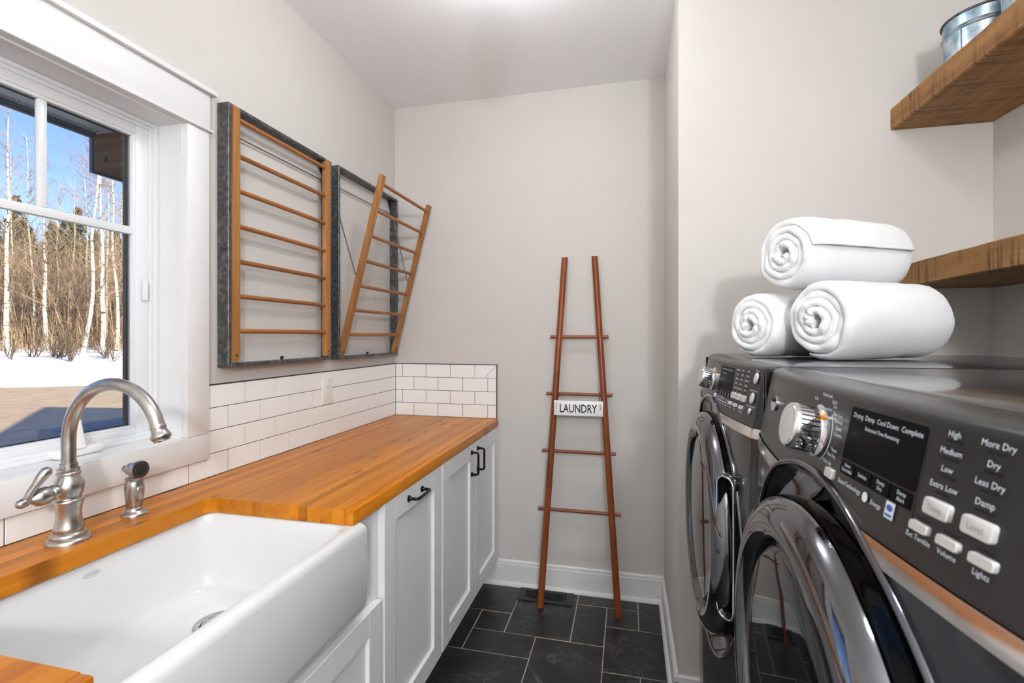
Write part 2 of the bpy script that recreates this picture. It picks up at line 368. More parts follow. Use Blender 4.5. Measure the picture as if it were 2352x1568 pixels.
part('gasket', frame_yz(-.124, -.117, GY0 - .001, GY1 + .001, GZ0 - .001, GZ1 + .001, GY0 + .005, GY1 - .005, GZ0 + .002, GZ1 - .002, .001), 'iron_black', sash)
ZM = 1.7085
part('muntin', M().rbox(-.116, -.098, GY0, GY1 + .002, ZM - .0115, ZM + .0115, .003), 'white_vinyl', sash)
part('muntin', M().rbox(-.116, -.098, .919, .9375, ZM + .011, GZ1, .003), 'white_vinyl', sash)
part('pane', M().box(-.113, -.110, GY0, GY1, GZ0, ZM), 'pane_glass', sash)
part('pane', M().box(-.113, -.110, GY0, .928, ZM, GZ1), 'pane_glass', sash)
part('pane', M().box(-.113, -.110, .928, GY1, ZM, GZ1), 'pane_glass', sash)
crank = part('crank_base', M().rbox(-.092, -.052, .93, 1.045, OZ0 + .0005, OZ0 + .024, .008, 3), 'plastic_white', win)
hd = M(); hc = Vector((-.060, .983, 1.097))
hd.loft([[hc + Vector((xx, yy_, 0)) for xx, yy_, _ in rrect(-.012, .012, -.016, .016, .009, 0, 4)],
         [hc + Vector((xx - .004, yy_, .04)) for xx, yy_, _ in rrect(-.009, .009, -.013, .013, .008, 0, 4)],
         [hc + Vector((xx - .008, yy_ + .002, .072)) for xx, yy_, _ in rrect(-.006, .006, -.009, .009, .0055, 0, 4)]])
part('crank_handle', hd, 'plastic_white', crank)
part('sash_lock', M().rbox(-.091, -.083, 1.18, 1.196, 1.50, 1.56, .003), 'white_vinyl', win)

# ------------------------------------------------------------------ ceiling lights and one added fill (out of view, above and behind the camera)
def glow(watts, area):
    mn = 'lamp_glow_%d' % len([k for k in MATS if k.startswith('lamp_glow')])
    m_, nt_, b_, n_, l_ = base_mat(mn); b_.inputs['Base Color'].default_value = (.9, .9, .9, 1)
    b_.inputs['Emission Color'].default_value = (0.965, .985, 1.0, 1); b_.inputs['Emission Strength'].default_value = watts / (PI * area); MATS[mn] = m_; return mn
def fill_light(x, y, watts, label, r=.12, h=.05):
    t = thing('added_ceiling_fill', label, 'ceiling light', (x, y, ZC), 'ceiling lights')
    part('base_ring', M().lathe([(r + .008, 0), (r + .008, -.008), (r + .001, -.010)], (x, y, ZC - .0005), n=48), 'brushed_nickel', t)
    part('glass_dome', M().lathe([(r * math.cos(a), -.0095 - h * math.sin(a)) for a in [PI / 2 * k / 10 for k in range(10)]] + [(.001, -.0095 - h)], (x, y, ZC), n=40), glow(watts, PI * r * r * 1.25), t)
def pendant_light(x, y, watts, label, r=.10, drop=.62):
    t = thing('pendant_light', label, 'pendant light', (x, y, ZC), 'ceiling lights')
    part('canopy', M().lathe([(.062, 0), (.062, -.010), (.050, -.022), (.010, -.026)], (x, y, ZC - .0005), n=40), 'brushed_nickel', t)
    part('stem', M().tube([(x, y, ZC - .02), (x, y, ZC - drop - .005)], .007, 12), 'brushed_nickel', t)
    part('glass_globe', M().lathe([(max(.001, r * math.sin(a)), -r * math.cos(a)) for a in [PI * k / 18 for k in range(19)]], (x, y, ZC - drop - r), n=36), glow(watts, 4 * PI * r * r), t)
pendant_light(.95, 1.50, LAMP_A, 'small white glass globe ceiling light above the counter run', .075, .07)
pendant_light(1.85, -1.35, LAMP_B, 'white glass globe pendant light behind the camera')
fill_light(1.62, .15, FILL_C, 'added unseen fill light on the ceiling between sink and dryer')  # extra fill, added to brighten the cabinet fronts and washer panel

# ------------------------------------------------------------------ countertop
ZT, ZB = .926, .885
XCF, XST, YC1, YC0, YN0 = .640, .178, 1.1625, .5167, .05
ct = thing('countertop', 'long honey-coloured butcher block countertop wrapping around the sink', 'countertop', (.32, 1.35, ZB))
rr = random.Random(4)
edges = [T + .001]
while edges[-1] < XST - .02: edges.append(edges[-1] + rr.uniform(.028, .04))
edges[-1] = XST
while edges[-1] < XCF - .045: edges.append(edges[-1] + rr.uniform(.026, .040))
edges.append(XCF)
for a, b_ in zip(edges[:-1], edges[1:]):
    spans = [(YN0, YB - T - .001)] if b_ <= XST + .001 else [(YN0, YC0), (YC1, YB - T - .001)]
    for y0, y1 in spans:
        if b_ == XCF: part('stave', M().rbox(a, b_, y0, y1, ZB, ZT, .0035, 2), 'butcher', ct)
        else: part('stave', M().box(a, b_, y0, y1, ZB, ZT), 'butcher', ct)
fil = [(XST, YC1 + .0005)] + [(XST + .024 - .024 * math.cos(k * PI / 16), YC1 - .024 + .024 * math.sin(k * PI / 16)) for k in range(9)]
part('corner_fillet', M().prism([(x, y, ZB) for x, y in fil], (0, 0, ZT - ZB)), 'butcher', ct)
fil = [(XST, YC0 - .0005)] + [(XST + .024 - .024 * math.cos(k * PI / 16), YC0 + .024 - .024 * math.sin(k * PI / 16)) for k in range(9)]
part('corner_fillet', M().prism([(x, y, ZB) for x, y in fil], (0, 0, ZT - ZB)), 'butcher', ct)

# ------------------------------------------------------------------ cabinets
XF, XD = .612, .637       # carcass front, door front
def shaker(m, y0, y1, z0, z1, rail=.0735):
    m.rbox(XF + .001, XD, y0, y0 + rail, z0, z1, .0012, 1); m.rbox(XF + .001, XD, y1 - rail, y1, z0, z1, .0012, 1)
    m.rbox(XF + .001, XD, y0 + rail - .0005, y1 - rail + .0005, z1 - rail, z1, .0012, 1); m.rbox(XF + .001, XD, y0 + rail - .0005, y1 - rail + .0005, z0, z0 + rail, .0012, 1)
    return m
def door(t, y0, y1, z0, z1, name='door'):
    d = part(name, shaker(M(), y0, y1, z0, z1), 'cabinet_paint', t)
    part('door_panel', M().box(XF + .002, XD - .012, y0 + .07, y1 - .07, z0 + .07, z1 - .07), 'cabinet_paint', d); return d
def pull(d, p0, p1):
    p0, p1 = Vector(p0), Vector(p1); o = Vector((.034, 0, 0)); dr = (p1 - p0).normalized(); m = M()
    c0 = [p0, p0 + o * .72, p0 + o * .93 + dr * .003, p0 + o + dr * .009]; c1 = [p1 + o - dr * .009, p1 + o * .93 - dr * .003, p1 + o * .72, p1]
    m.tube(c0 + c1, .0052, 12)
    for p in (p0, p1): m.lathe([(.0115, 0), (.0115, .002), (.0085, .005), (.0062, .009), (.0055, .012)], p, (1, 0, 0), 20)
    part('handle', m, 'bronze_black', d)
def carcass(t, y0, y1, zt=ZB):
    part('body', M().box(.012, XF, y0, y1, .11, zt), 'cabinet_paint', t)
    part('toe_kick', M().box(.02, .555, y0, y1, 0.0005, .1095), 'cabinet_paint', t)
c1 = thing('two_door_cabinet', 'white two-door base cabinet with black vertical pulls by the tiled corner', 'cabinet', (.32, 2.22, 0))
carcass(c1, 1.806, 2.65)
d = door(c1, 1.8136, 2.2285, .138, .8835); pull(d, (XD, 2.1732, .8464), (XD, 2.1732, .7445))
d = door(c1, 2.2325, 2.648, .138, .8835); pull(d, (XD, 2.2678, .8464), (XD, 2.2678, .7445))
c2 = thing('pull_out_cabinet', 'white pull-out base cabinet with one black horizontal pull', 'cabinet', (.32, 1.567, 0))
carcass(c2, 1.332, 1.8055)
d = door(c2, 1.339, 1.7985, .138, .8835); pull(d, (XD, 1.5046, .848), (XD, 1.6104, .848))
c3 = thing('sink_cabinet', 'white base cabinet under the apron sink', 'cabinet', (.32, .85, 0))
m = M(); m.box(.012, XF, 1.22, 1.3315, .11, ZB).box(.012, XF, .40, .458, .11, ZB).box(.012, XF, .458, 1.22, .11, .13).box(.58, XF, .458, 1.22, .13, .66)
part('body', m, 'cabinet_paint', c3)
part('toe_kick', M().box(.02, .555, .40, 1.3315, .0005, .1095), 'cabinet_paint', c3)
door(c3, .868, 1.3236, .138, .606); door(c3, .408, .864, .138, .606)
c4 = thing('end_cabinet', 'white base cabinet beneath the near end of the countertop', 'cabinet', (.32, .2, 0))
carcass(c4, .06, .3995); door(c4, .064, .396, .138, .8835)

# ------------------------------------------------------------------ sink
sk = thing('apron_sink', 'white porcelain farmhouse apron sink set into the butcher block', 'sink', (.386, .839, .645))
SX0, SX1, SY0, SY1 = .112, .660, .465, 1.213
R = []
def ring(i, z, r, dx=None): R.append(rrect(SX0 + i, SX1 - i, SY0 + i, SY1 - i, r, z))
ring(.03, .645, .03); ring(.012, .648, .03); ring(.003, .657, .024); ring(0, .672, .02); ring(0, .78, .02); ring(0, .862, .02); ring(.002, .871, .02); ring(.0065, .879, .022); ring(.012, .883, .022); ring(.018, .8845, .022)
ix0, ix1, iy0, iy1 = .162, .6246, .513, 1.166
for i, z, r in ((-.006, .8845, .045), (0, .882, .045), (.003, .876, .045), (.006, .86, .045), (.012, .74, .05), (.016, .70, .055), (.026, .682, .06), (.045, .672, .07), (.07, .669, .08)):
    R.append(rrect(ix0 + i, ix1 - i, iy0 + i, iy1 - i, r, z))
DC = (.345, 1.023)
n_ = len(R[0])
ringd = []
for k, (x, y, z) in enumerate(R[-1]):
    a = math.atan2(y - DC[1], x - DC[0]); ringd.append((DC[0] + .058 * math.cos(a), DC[1] + .058 * math.sin(a), .6655))
R.append(ringd); R.append([(DC[0] + (x - DC[0]) * .75, DC[1] + (y - DC[1]) * .75, .655) for x, y, z in ringd])
# keep the floor of the apron front lower edge at its real height
R2 = []
for rg in R[:10]: R2.append([(x, y, z) for x, y, z in rg])
basin = M().loft(R, True, True, True)
part('basin', basin, 'porcelain', sk, ang=50)
dr = part('drain_flange', M().lathe([(.056, .0), (.056, .002), (.052, .003), (.042, .001), (.040, -.002), (.0385, -.008)], (DC[0], DC[1], .667), n=48, cap=False), 'steel', sk)
bk = part('strainer_basket', M().lathe([(.0375, .001), (.0365, .0025), (.035, .001), (.034, -.006), (.030, -.0075), (.016, -.0075), (.014, -.003), (.006, -.0025), (.005, .006), (.001, .007)], (DC[0], DC[1], .668), n=48), 'steel', sk)
hm = M()
for k in range(14):
    a = 2 * PI * k / 14; hm.lathe([(.0024, 0), (.0024, .0004), (.0001, .0004)], (DC[0] + .0255 * math.cos(a), DC[1] + .0255 * math.sin(a), .6607), n=10)
part('strainer_holes', hm, 'dark_hole', bk)
# maker's oval on the rear wall of the basin
lx = .1705
lm = M(); ov = []
LY, LZ, LA, LB = .8505, .853, .0185, .0068
for k in range(40):
    a = 2 * PI * k / 40; ov.append((math.cos(a), math.sin(a)))
for k in range(40):
    (a0, b0), (a1, b1) = ov[k], ov[(k + 1) % 40]
    P_ = lambda a, b, s: (lx, LY + a * LA * s, LZ + b * LB * s)
    lm.add([P_(a0, b0, 1), P_(a1, b1, 1), (lx, LY + a1 * (LA - .0009), LZ + b1 * (LB - .0009)), (lx, LY + a0 * (LA - .0009), LZ + b0 * (LB - .0009))], [(0, 1, 2, 3)])
vs2, fs2 = text_m('KOHLER', .0068)
lm.add([(lx, LY + a, LZ + b) for a, b in vs2], fs2)
part('maker_mark', lm, 'logo_grey', sk)

# ------------------------------------------------------------------ faucet
FX, FY = .113, .8426
fa = thing('faucet', 'brushed nickel gooseneck faucet with side lever behind the sink', 'faucet', (FX, FY, ZT))
part('base', M().lathe([(.041, 0), (.041, .004), (.038, .009), (.033, .011), (.034, .016), (.030, .021), (.0265, .023), (.0275, .028), (.0275, .032), (.026, .036), (.0235, .050), (.0228, .064), (.024, .078), (.0275, .090), (.0275, .094), (.0245, .097)], (FX, FY, ZT), n=40), 'brushed_nickel', fa, ang=60)
part('valve_body', M().lathe([(.0235, .097), (.0225, .101), (.0255, .108), (.0285, .118), (.0285, .128), (.0255, .138), (.021, .146), (.020, .150), (.0225, .152), (.0225, .156), (.0195, .158), (.0205, .161), (.0205, .165), (.017, .166), (.0165, .176), (.0135, .177)], (FX, FY, ZT), n=40), 'brushed_nickel', fa, ang=60)
pts = [(FX, FY, ZT + .17), (FX, FY, ZT + .20)]
for k in range(0, 33):
    a = PI - math.radians(162) * k / 32; pts.append((FX + .13 + .13 * math.cos(a), FY, ZT + .229 + .13 * math.sin(a)))
part('spout', M().tube(pts, .0138, 24), 'brushed_nickel', fa, ang=60)
pe = Vector(pts[-1]); pd = (Vector(pts[-1]) - Vector(pts[-2])).normalized()
part('nozzle', M().lathe([(.0138, -.004), (.0150, 0), (.0150, .003), (.0140, .005), (.0155, .012), (.0185, .018), (.0195, .022), (.0185, .025), (.016, .027), (.0155, .031), (.012, .031), (.011, .026)], pe, pd, 32), 'brushed_nickel', fa, ang=60)
hz = ZT + .121
part('handle_hub', M().lathe([(.0135, .018), (.0135, .030), (.0165, .031), (.0165, .036), (.0145, .038), (.0175, .041), (.0195, .047), (.0195, .060), (.0175, .066), (.0135, .070), (.0100, .074), (.0075, .078)], (FX, FY, hz), (.05, -1, -.06), 32), 'brushed_nickel', fa, ang=60)
hp = Vector((FX + .004, FY - .083, hz - .006))
part('lever', M().tube([hp + Vector((0, .004, -.002)), hp + Vector((.001, 0, .006)), hp + Vector((.004, .004, .018)), hp + Vector((.009, .012, .034)), hp + Vector((.014, .020, .050)), hp + Vector((.017, .027, .060)), hp + Vector((.019, .031, .066))], [.008, .0075, .0068, .0075, .0105, .0108, .005], 18), 'brushed_nickel', fa, ang=60)
part('finial', M().lathe([(.0075, -.004), (.0095, .002), (.010, .008), (.0085, .014), (.0045, .018), (.0004, .019)], hp, (.05, -1, -.12), 24), 'brushed_nickel', fa, ang=60)
# side sprayer
PX, PY = .098, 1.0063
sp = thing('side_sprayer', 'brushed nickel pull-out side sprayer standing right of the faucet', 'sprayer', (PX, PY, ZT))
part('holder', M().lathe([(.0295, 0), (.0295, .003), (.027, .008), (.021, .011), (.019, .014), (.0195, .018), (.0175, .021)], (PX, PY, ZT), n=36), 'brushed_nickel', sp, ang=60)
part('grip', M().lathe([(.0175, .020), (.0190, .034), (.0210, .055), (.0218, .072), (.0205, .086), (.0180, .092), (.0195, .094), (.0195, .097), (.013, .099)], (PX, PY, ZT), n=32), 'brushed_nickel', sp, ang=60)
hdv = Vector((1.0, -.06, .04)).normalized(); hc = Vector((PX, PY, ZT + .118))
part('spray_head', M().lathe([(.0085, -.034), (.0085, -.028), (.0065, -.026), (.013, -.020), (.0165, -.012), (.0165, -.003), (.0155, 0), (.0185, .004), (.0225, .012), (.0235, .020), (.0225, .023), (.0205, .023)], hc, hdv, 36), 'brushed_nickel', sp, ang=60)
fc = part('spray_face', M().lathe([(.0205, .0225), (.0195, .0245), (.011, .0245), (.010, .026), (.007, .027), (.001, .0275)], hc, hdv, 36), 'iron_black', sp)
nm = M(); a_ = hdv.orthogonal().normalized(); b2 = hdv.cross(a_)
for k in range(24): 
    a = 2 * PI * k / 24; nm.lathe([(.0007, .0245), (.0007, .0253), (.0001, .0254)], hc + (a_ * math.cos(a) + b2 * math.sin(a)) * .0155, hdv, 6)
part('nozzle_dots', nm, 'print_grey', fc)
part('neck', M().tube([(PX, PY, ZT + .097), hc], [.012, .0125], 20), 'brushed_nickel', sp)
tg = M(); tv = Vector((1, -.1, 0)).normalized(); sd = Vector((.1, 1, 0)).normalized()
pc = Vector((PX, PY, ZT + .056)) + tv * .0185
tg.loft([[pc + sd * a + Vector((0, 0, b)) + tv * d_ for a, b in [(rr_[0], rr_[1]) for rr_ in rrect(-.009 * s, .009 * s, -.02 * s, .02 * s, .007 * s, 0, 4)]] for d_, s in ((0, 1), (.004, 1), (.006, .85))])
part('trigger', tg, 'brushed_nickel', sp)

# ------------------------------------------------------------------ outlet
ol = thing('wall_outlet', 'white duplex outlet cover set into the subway tile', 'outlet', (T, 1.968, 1.1385))
part('cover_plate', M().rbox(T, T + .006, 1.932, 2.004, 1.081, 1.196, .003, 3), 'plastic_white', ol)
for zc in (1.158, 1.119):
    rc = part('receptacle', M().prism([(T + .006, 1.968 + .0165 * math.cos(a), zc + max(-.0125, min(.0125, .0165 * math.sin(a)))) for a in [2 * PI * k / 24 for k in range(24)]], (.0015, 0, 0)), 'plastic_white', ol)
    part('slots', M().box(T + .0072, T + .0078, 1.961, 1.9625, zc - .001, zc + .007).box(T + .0072, T + .0078, 1.9735, 1.975, zc - .001, zc + .007).lathe([(.0022, 0), (.0022, .0005), (.0001, .0005)], (T + .0073, 1.968, zc - .0065), (1, 0, 0), 10), 'dark_hole', rc)
part('screw', M().lathe([(.003, 0), (.0025, .001), (.0003, .0013)], (T + .006, 1.968, 1.1385), (1, 0, 0), 12), 'plastic_white', ol)

# ------------------------------------------------------------------ drying racks
def drying_rack(y0, y1, z0, z1, label, tilt):
    D, W = .046, .013
    t = thing('drying_rack', label, 'drying rack', (.0, (y0 + y1) / 2, z0), 'wall-mounted folding drying racks')
    fm = thing  # noqa
    for nm_, b_ in (('frame_side', (y0, y0 + W, z0, z1)), ('frame_side', (y1 - W, y1, z0, z1)), ('frame_rail', (y0 + W, y1 - W, z1 - W, z1)), ('frame_rail', (y0 + W, y1 - W, z0, z0 + W))):
        part(nm_, M().rbox(.0005, D, b_[0], b_[1], b_[2], b_[3], .0015, 1), 'galvanised', t)
    for yy_, s in ((y0 + W, 1), (y1 - W, -1)):      # corner gussets
        part('gusset', M().prism([(.004, yy_, z1 - W), (.004, yy_ + s * .035, z1 - W), (.004, yy_, z1 - W - .05)], (.0025, 0, 0)), 'iron_black', t)
    ra, rb = y0 + W + .003, y1 - W - .003           # wooden rails, outer faces
    RW, RD = .031, .021
    zb, L = z0 + .017, .875 if not tilt else .862
    th = tilt
    ux = Vector((math.sin(th), 0, math.cos(th))); nx = Vector((math.cos(th), 0, -math.sin(th)))
    o = Vector((.030 if not tilt else .026, 0, zb))
    def RB(s, d): return o + ux * s + nx * d
    def rail(ya, yb):
        pr = [(.0, .006), (.004, .0), (.016, .0), (.0215, .008), (.0215, .012)]
        m = M(); c = [RB(.006, 0), RB(0, .004), RB(0, .014), RB(.02, RD), RB(L - .004, RD), RB(L, RD - .004), RB(L, .004), RB(L - .004, 0)]
        return m.loft([[p + Vector((0, ya, 0)) for p in c], [p + Vector((0, yb, 0)) for p in c]])
    part('rail', rail(ra, ra + RW), 'rack_wood', t)
    part('rail', rail(rb - RW, rb), 'rack_wood', t)
    for h in (.836, .711, .590, .468, .346, .226, .106):
        p = RB(h * L / .875, RD * .5); part('rung', M().tube([p + Vector((0, ra + RW - .012, 0)), p + Vector((0, rb - RW + .012, 0))], .0085, 14), 'rung_wood', t)
    part('stop_rod', M().tube([(.012, y0 + W, z1 - .088), (.012, y1 - W, z1 - .088)], .0026, 8), 'rod_steel', t)
    for yy_, s in ((y0 + W, 1), (y1 - W, -1)):
        for zz in (z1 - .095, z1 - .178, z1 - .258):
            hp_ = [(.016 + .008 * math.cos(a), yy_ + s * .008, zz + .008 * math.sin(a)) for a in [math.radians(100 + 25 * k) for k in range(11)]]
            part('hook', M().tube([(.016, yy_, hp_[0][2])] + hp_, .0022, 8), 'iron_black', t)
    ym = (y0 + y1) / 2 - .005
    part('catch', M().rbox(.02, .026, ym - .006, ym + .006, z0 + W, z0 + W + .014, .002).lathe([(.004, 0), (.004, .004), (.001, .005)], (.026, ym, z0 + W + .010), (1, 0, 0), 10), 'iron_black', t)
    if tilt:
        for yy_, s in ((ra + .002, 1), (rb - .002, -1)):
            e = RB(.39, -.004)
            a0 = Vector((.024, yy_, z1 - .19)) if s > 0 else Vector((.024, yy_, z1 - .105))
            part('support_arm', M().tube([a0, e + Vector((0, yy_, 0)), e + Vector((.012, yy_, .004))], .0032, 10), 'rod_steel', t)
    else:
        part('hinge', M().rbox(.03, .034, rb - RW - .002, rb - RW, z0 + .37, z0 + .41, .0005, 1), 'rod_steel', t)
    for yy_ in (ra + RW * .5, rb - RW * .5):
        part('pivot_screw', M().lathe([(.0045, 0), (.0045, .002), (.001, .0025)], RB(.022, RD - .001) + Vector((0, yy_, 0)), nx, 12), 'iron_black', t)
    return t
drying_rack(1.367, 1.952, 1.286, 2.180, 'closed wooden drying rack in a galvanised frame beside the window', 0)
drying_rack(2.007, 2.602, 1.284, 2.185, 'wooden drying rack tilted open from its galvanised frame near the corner', math.radians(14.6))

# ------------------------------------------------------------------ ladder and sign
ld = thing('blanket_ladder', 'reddish-brown wooden ladder leaning against the back wall', 'ladder', (1.1, 2.5, 0))
def lean(z, off=0): return 2.465 + (2.63 - 2.465) * z / 1.817 + off
for xb, xt in ((.912, 1.017), (1.303, 1.176)):
    f0 = Vector((xb, lean(0), 0)); f1 = Vector((xt, lean(1.817), 1.817))
    ps = [f0.lerp(f1, k / 6) for k in range(7)]; dirv = (f1 - f0).normalized()
    ps[0] = ps[0] + Vector((0, 0, .002))
    m = M(); a = Vector((1, 0, 0)); b2 = Vector((0, 1, 0)); rings = []
    for k, p in enumerate(ps):
        rad = .0172 - .0008 * k / 6; rg = []
        sq = max(0, 1 - k / 1.5)                       # squarer foot turning round above
        for j in range(16):
            an = 2 * PI * (j + .5) / 16; c_, s_ = math.cos(an), math.sin(an)
            q_ = 1 / max(abs(c_), abs(s_)); kx = rad * ((1 - .6 * sq) + .6 * sq * min(q_, 1.12)); rg.append(p + a * c_ * kx + b2 * s_ * kx)
        rings.append(rg)
    for seg in range(3):                              # jointed lengths of slightly different timber
        part('rail', M().loft(rings[seg * 2:seg * 2 + 3]), 'ladder_wood', ld, ang=40)
for z, xa, xb in ((1.387, .944, 1.251), (1.087, .927, 1.272), (.790, .910, 1.290), (.492, .894, 1.315)):
    part('rung', M().tube([(xa, lean(z), z), (xb, lean(z), z)], .0092, 16), 'ladder_rung', ld)
sg = thing('laundry_sign', 'white enamel sign reading LAUNDRY hanging from the ladder rung', 'sign', (1.099, 2.53, 1.017))
syf = 2.529
pl = part('plate', M().rbox(.973, 1.226, syf, syf + .004, .979, 1.057, .0018, 2), 'sign_white', sg)
vs2, fs2 = text_m('LAUNDRY', .062, bold=.012)
xs = [a for a, b in vs2]; wdt = max(xs) - min(xs); cxt = (max(xs) + min(xs)) / 2; kx = .192 / wdt
zsx = [b for a, b in vs2]; czt = (max(zsx) + min(zsx)) / 2
par = list(range(len(vs2)))
def fnd(i):
    while par[i] != i: i = par[i]
    return i
for f in fs2:
    for i in f[1:]: par[fnd(i)] = fnd(f[0])
for rt_ in sorted({fnd(i) for i in range(len(vs2))}, key=lambda i: vs2[i][0]):
    ids = [i for i in range(len(vs2)) if fnd(i) == rt_]; ix = {i: k for k, i in enumerate(ids)}
    part('letter', M().add([(1.0995 + (vs2[i][0] - cxt) * kx, syf - .0004, 1.0165 + (vs2[i][1] - czt)) for i in ids], [tuple(ix[i] for i in f) for f in fs2 if fnd(f[0]) == rt_]), 'print_black', pl)
for x, s in ((.986, 1), (1.211, -1)):
    zr_ = 1.087; yr = lean(1.087)
    cpts = [(x - .001 * s, syf - .0015, 1.012), (x, syf - .002, 1.030), (x, syf - .001, 1.043), (x, syf + .006, 1.047), (x + .004 * s, syf + .008, 1.062), (x + .006 * s, yr - .012, 1.080), (x + .006 * s, yr - .006, 1.0985), (x + .006 * s, yr + .004, 1.0985), (x + .006 * s, yr + .0115, 1.087), (x + .006 * s, yr + .004, 1.0755), (x + .007 * s, yr - .010, 1.070)]
    part('cord', M().tube(cpts, .0013, 6), 'cord_black', sg)

# ------------------------------------------------------------------ floor register
rg_ = thing('floor_register', 'black cast-iron floor register under the ladder', 'floor register', (.922, 2.565, 0))
m = M(); X0, X1, Y0, Y1 = .777, 1.067, 2.506, 2.627
for a, b_, c_, d_ in ((X0, X1, Y0, Y0 + .024), (X0, X1, Y1 - .024, Y1), (X0, X0 + .036, Y0 + .024, Y1 - .024), (X1 - .036, X1, Y0 + .024, Y1 - .024)): m.box(a, b_, c_, d_, .001, .006)
part('frame', m, 'iron_black', rg_)
part('damper', M().box(X0 + .03, X1 - .03, Y0 + .02, Y1 - .02, .0012, .0016), 'dark_hole', rg_)
gx0, gx1, gy0, gy1 = X0 + .036, X1 - .036, Y0 + .024, Y1 - .024
for xx in (gx0 + .012, gx1 - .012): part('grille_bar', M().box(xx - .0022, xx + .0022, gy0, gy1, .0017, .0055), 'iron_black', rg_)
nc = 9; stp = (gx1 - gx0 - .028) / nc
gm = M()
for i in range(nc):
    for j in range(4):
        cx_ = gx0 + .014 + stp * (i + .5); cy_ = gy0 + (gy1 - gy0) * (j + (.5 if i % 2 else .0)) / 3.5
        h_ = (gy1 - gy0) / 7
        for sx, sy in ((1, 1), (1, -1), (-1, 1), (-1, -1)):
            p0 = Vector((cx_ + sx * stp * .5, cy_, .0044)); p1 = Vector((cx_, cy_ + sy * h_, .0044))
            if gy0 <= p1.y <= gy1 + .001 and gy0 - .001 <= cy_ <= gy1 + .001: gm.tube([p0, p1], .0019, 4)
part('lattice', gm, 'iron_black', rg_)

# ------------------------------------------------------------------ shelves and pails
def shelf(z0, z1, label):
    t = thing('wall_shelf', label, 'shelf', (2.36, 1.0, z0), 'reclaimed wood shelves above the machines')
    m = M(); N = 40; ys = [YN - .0005 - (YN - .06) * k / N for k in range(N + 1)]
    rings = []
    for k, y in enumerate(ys):
        j = lambda s: mnoise.noise(Vector((y * 9, s, z0))) * .0022
        rings.append([(2.214 + j(1), y, z0 + .004 + j(2)), (2.219 + j(1), y, z0 + j(2)), (XR - .0005, y, z0), (XR - .0005, y, z1), (2.217 + j(3), y, z1 + j(4)), (2.214 + j(3), y, z1 - .003 + j(4))])
    m.loft(rings); part('board', m, 'barn_wood', t, ang=25); 
    return t
shelf(2.0863, 2.160, 'upper reclaimed wood shelf carrying the galvanised pails')
shelf(1.549, 1.622, 'lower reclaimed wood shelf behind the rolled towels')
def pail(x, y, r, h, label):
    t = thing('metal_pail', label, 'pail', (x, y, 2.1615), 'galvanised pails on the upper shelf')
    z = 2.1618
    part('body', M().lathe([(r * .93, 0), (r * .935, .004), (r * .965, h * .70), (r * 1.0, h * .72), (r * .968, h * .745), (r * 1.0, h * .77), (r * .97, h * .79), (r * .985, h * .99), (r * .975, h * .99), (r * .92, .008), (.001, .006)], (x, y, z), n=56), 'galvanised_blue', t, ang=40)
    part('rolled_rim', M().tube([(x + r * math.cos(a), y + r * math.sin(a), z + h) for a in [2 * PI * k / 56 for k in range(57)]], .0032, 8), 'galvanised', t)
    part('seam', M().loft([[(x - rr_ * math.cos(.5) , y - rr_ * math.sin(.5) + s, z + hh) for s in (-.002, .002)] + [(x - (rr_ + .0012) * math.cos(.5), y - (rr_ + .0012) * math.sin(.5) + s, z + hh) for s in (.002, -.002)] for rr_, hh in ((r * .937, .004), (r * .962, h * .69))]), 'galvanised_blue', t)
pail(2.352, 1.69, .092, .150, 'galvanised metal pail nearest the wall corner on the upper shelf')
pail(2.372, 1.485, .092, .152, 'galvanised metal pail cut off by the right edge of the picture')

# ------------------------------------------------------------------ washer and dryer
HW = .35
ZTOP, ZPAN, ZB1, ZB0, ZBASE, ZDC, RB_ = 1.336, 1.330, 1.2165, 1.198, .336, .930, .308
def surf(d, z):
    u = abs(d) / HW; xr = .20 + .031 * u ** 2.2
    if z > 1.205: xr += .19 * (z - 1.205)
    else: xr -= .035 * min(1.205 - z, .15) * u
    e = (abs(d) - (HW - .022)) / .022
    if e > 0: xr += .022 * (1 - math.sqrt(max(0, 1 - min(e, 1) ** 2)))
    return CAM.x + xr
def columns():
    ds = [RB_ * math.sin(PI / 2 * k / 28) for k in range(-28, 29)]
    ds += [s * (RB_ + (HW - .022 - RB_) * k / 3) for k in (1, 2, 3) for s in (-1, 1)]
    ds += [s * (HW - .022 + .022 * math.sin(PI / 2 * k / 5)) for k in range(1, 6) for s in (-1, 1)]
    return sorted(ds)
def front_grid(m, c, zlo, zhi, upper=True, lift=0.0, nz_=8):
    """strip of the curved front between zlo and zhi, cut by the round door opening"""
    prev = None
    for d in columns():
        hc_ = math.sqrt(max(0, RB_ ** 2 - d * d)) if abs(d) < RB_ else None
        a, b_ = zlo, zhi
        if hc_ is not None:
            if upper: a = max(zlo, ZDC + hc_)
            else: b_ = min(zhi, ZDC - hc_)
        a = min(a, zhi); b_ = max(b_, zlo)
        col = [(surf(d, a + (b_ - a) * k / nz_) - lift, c + d, a + (b_ - a) * k / nz_) for k in range(nz_ + 1)]
        if prev is not None and not ((prev[-1][2] - prev[0][2] < 1e-5) and (col[-1][2] - col[0][2] < 1e-5)):
            n = len(m.v); m.v += prev + col
            for k in range(nz_): m.f.append((n + k, n + nz_ + 1 + k, n + nz_ + 2 + k, n + k + 1))
        prev = col
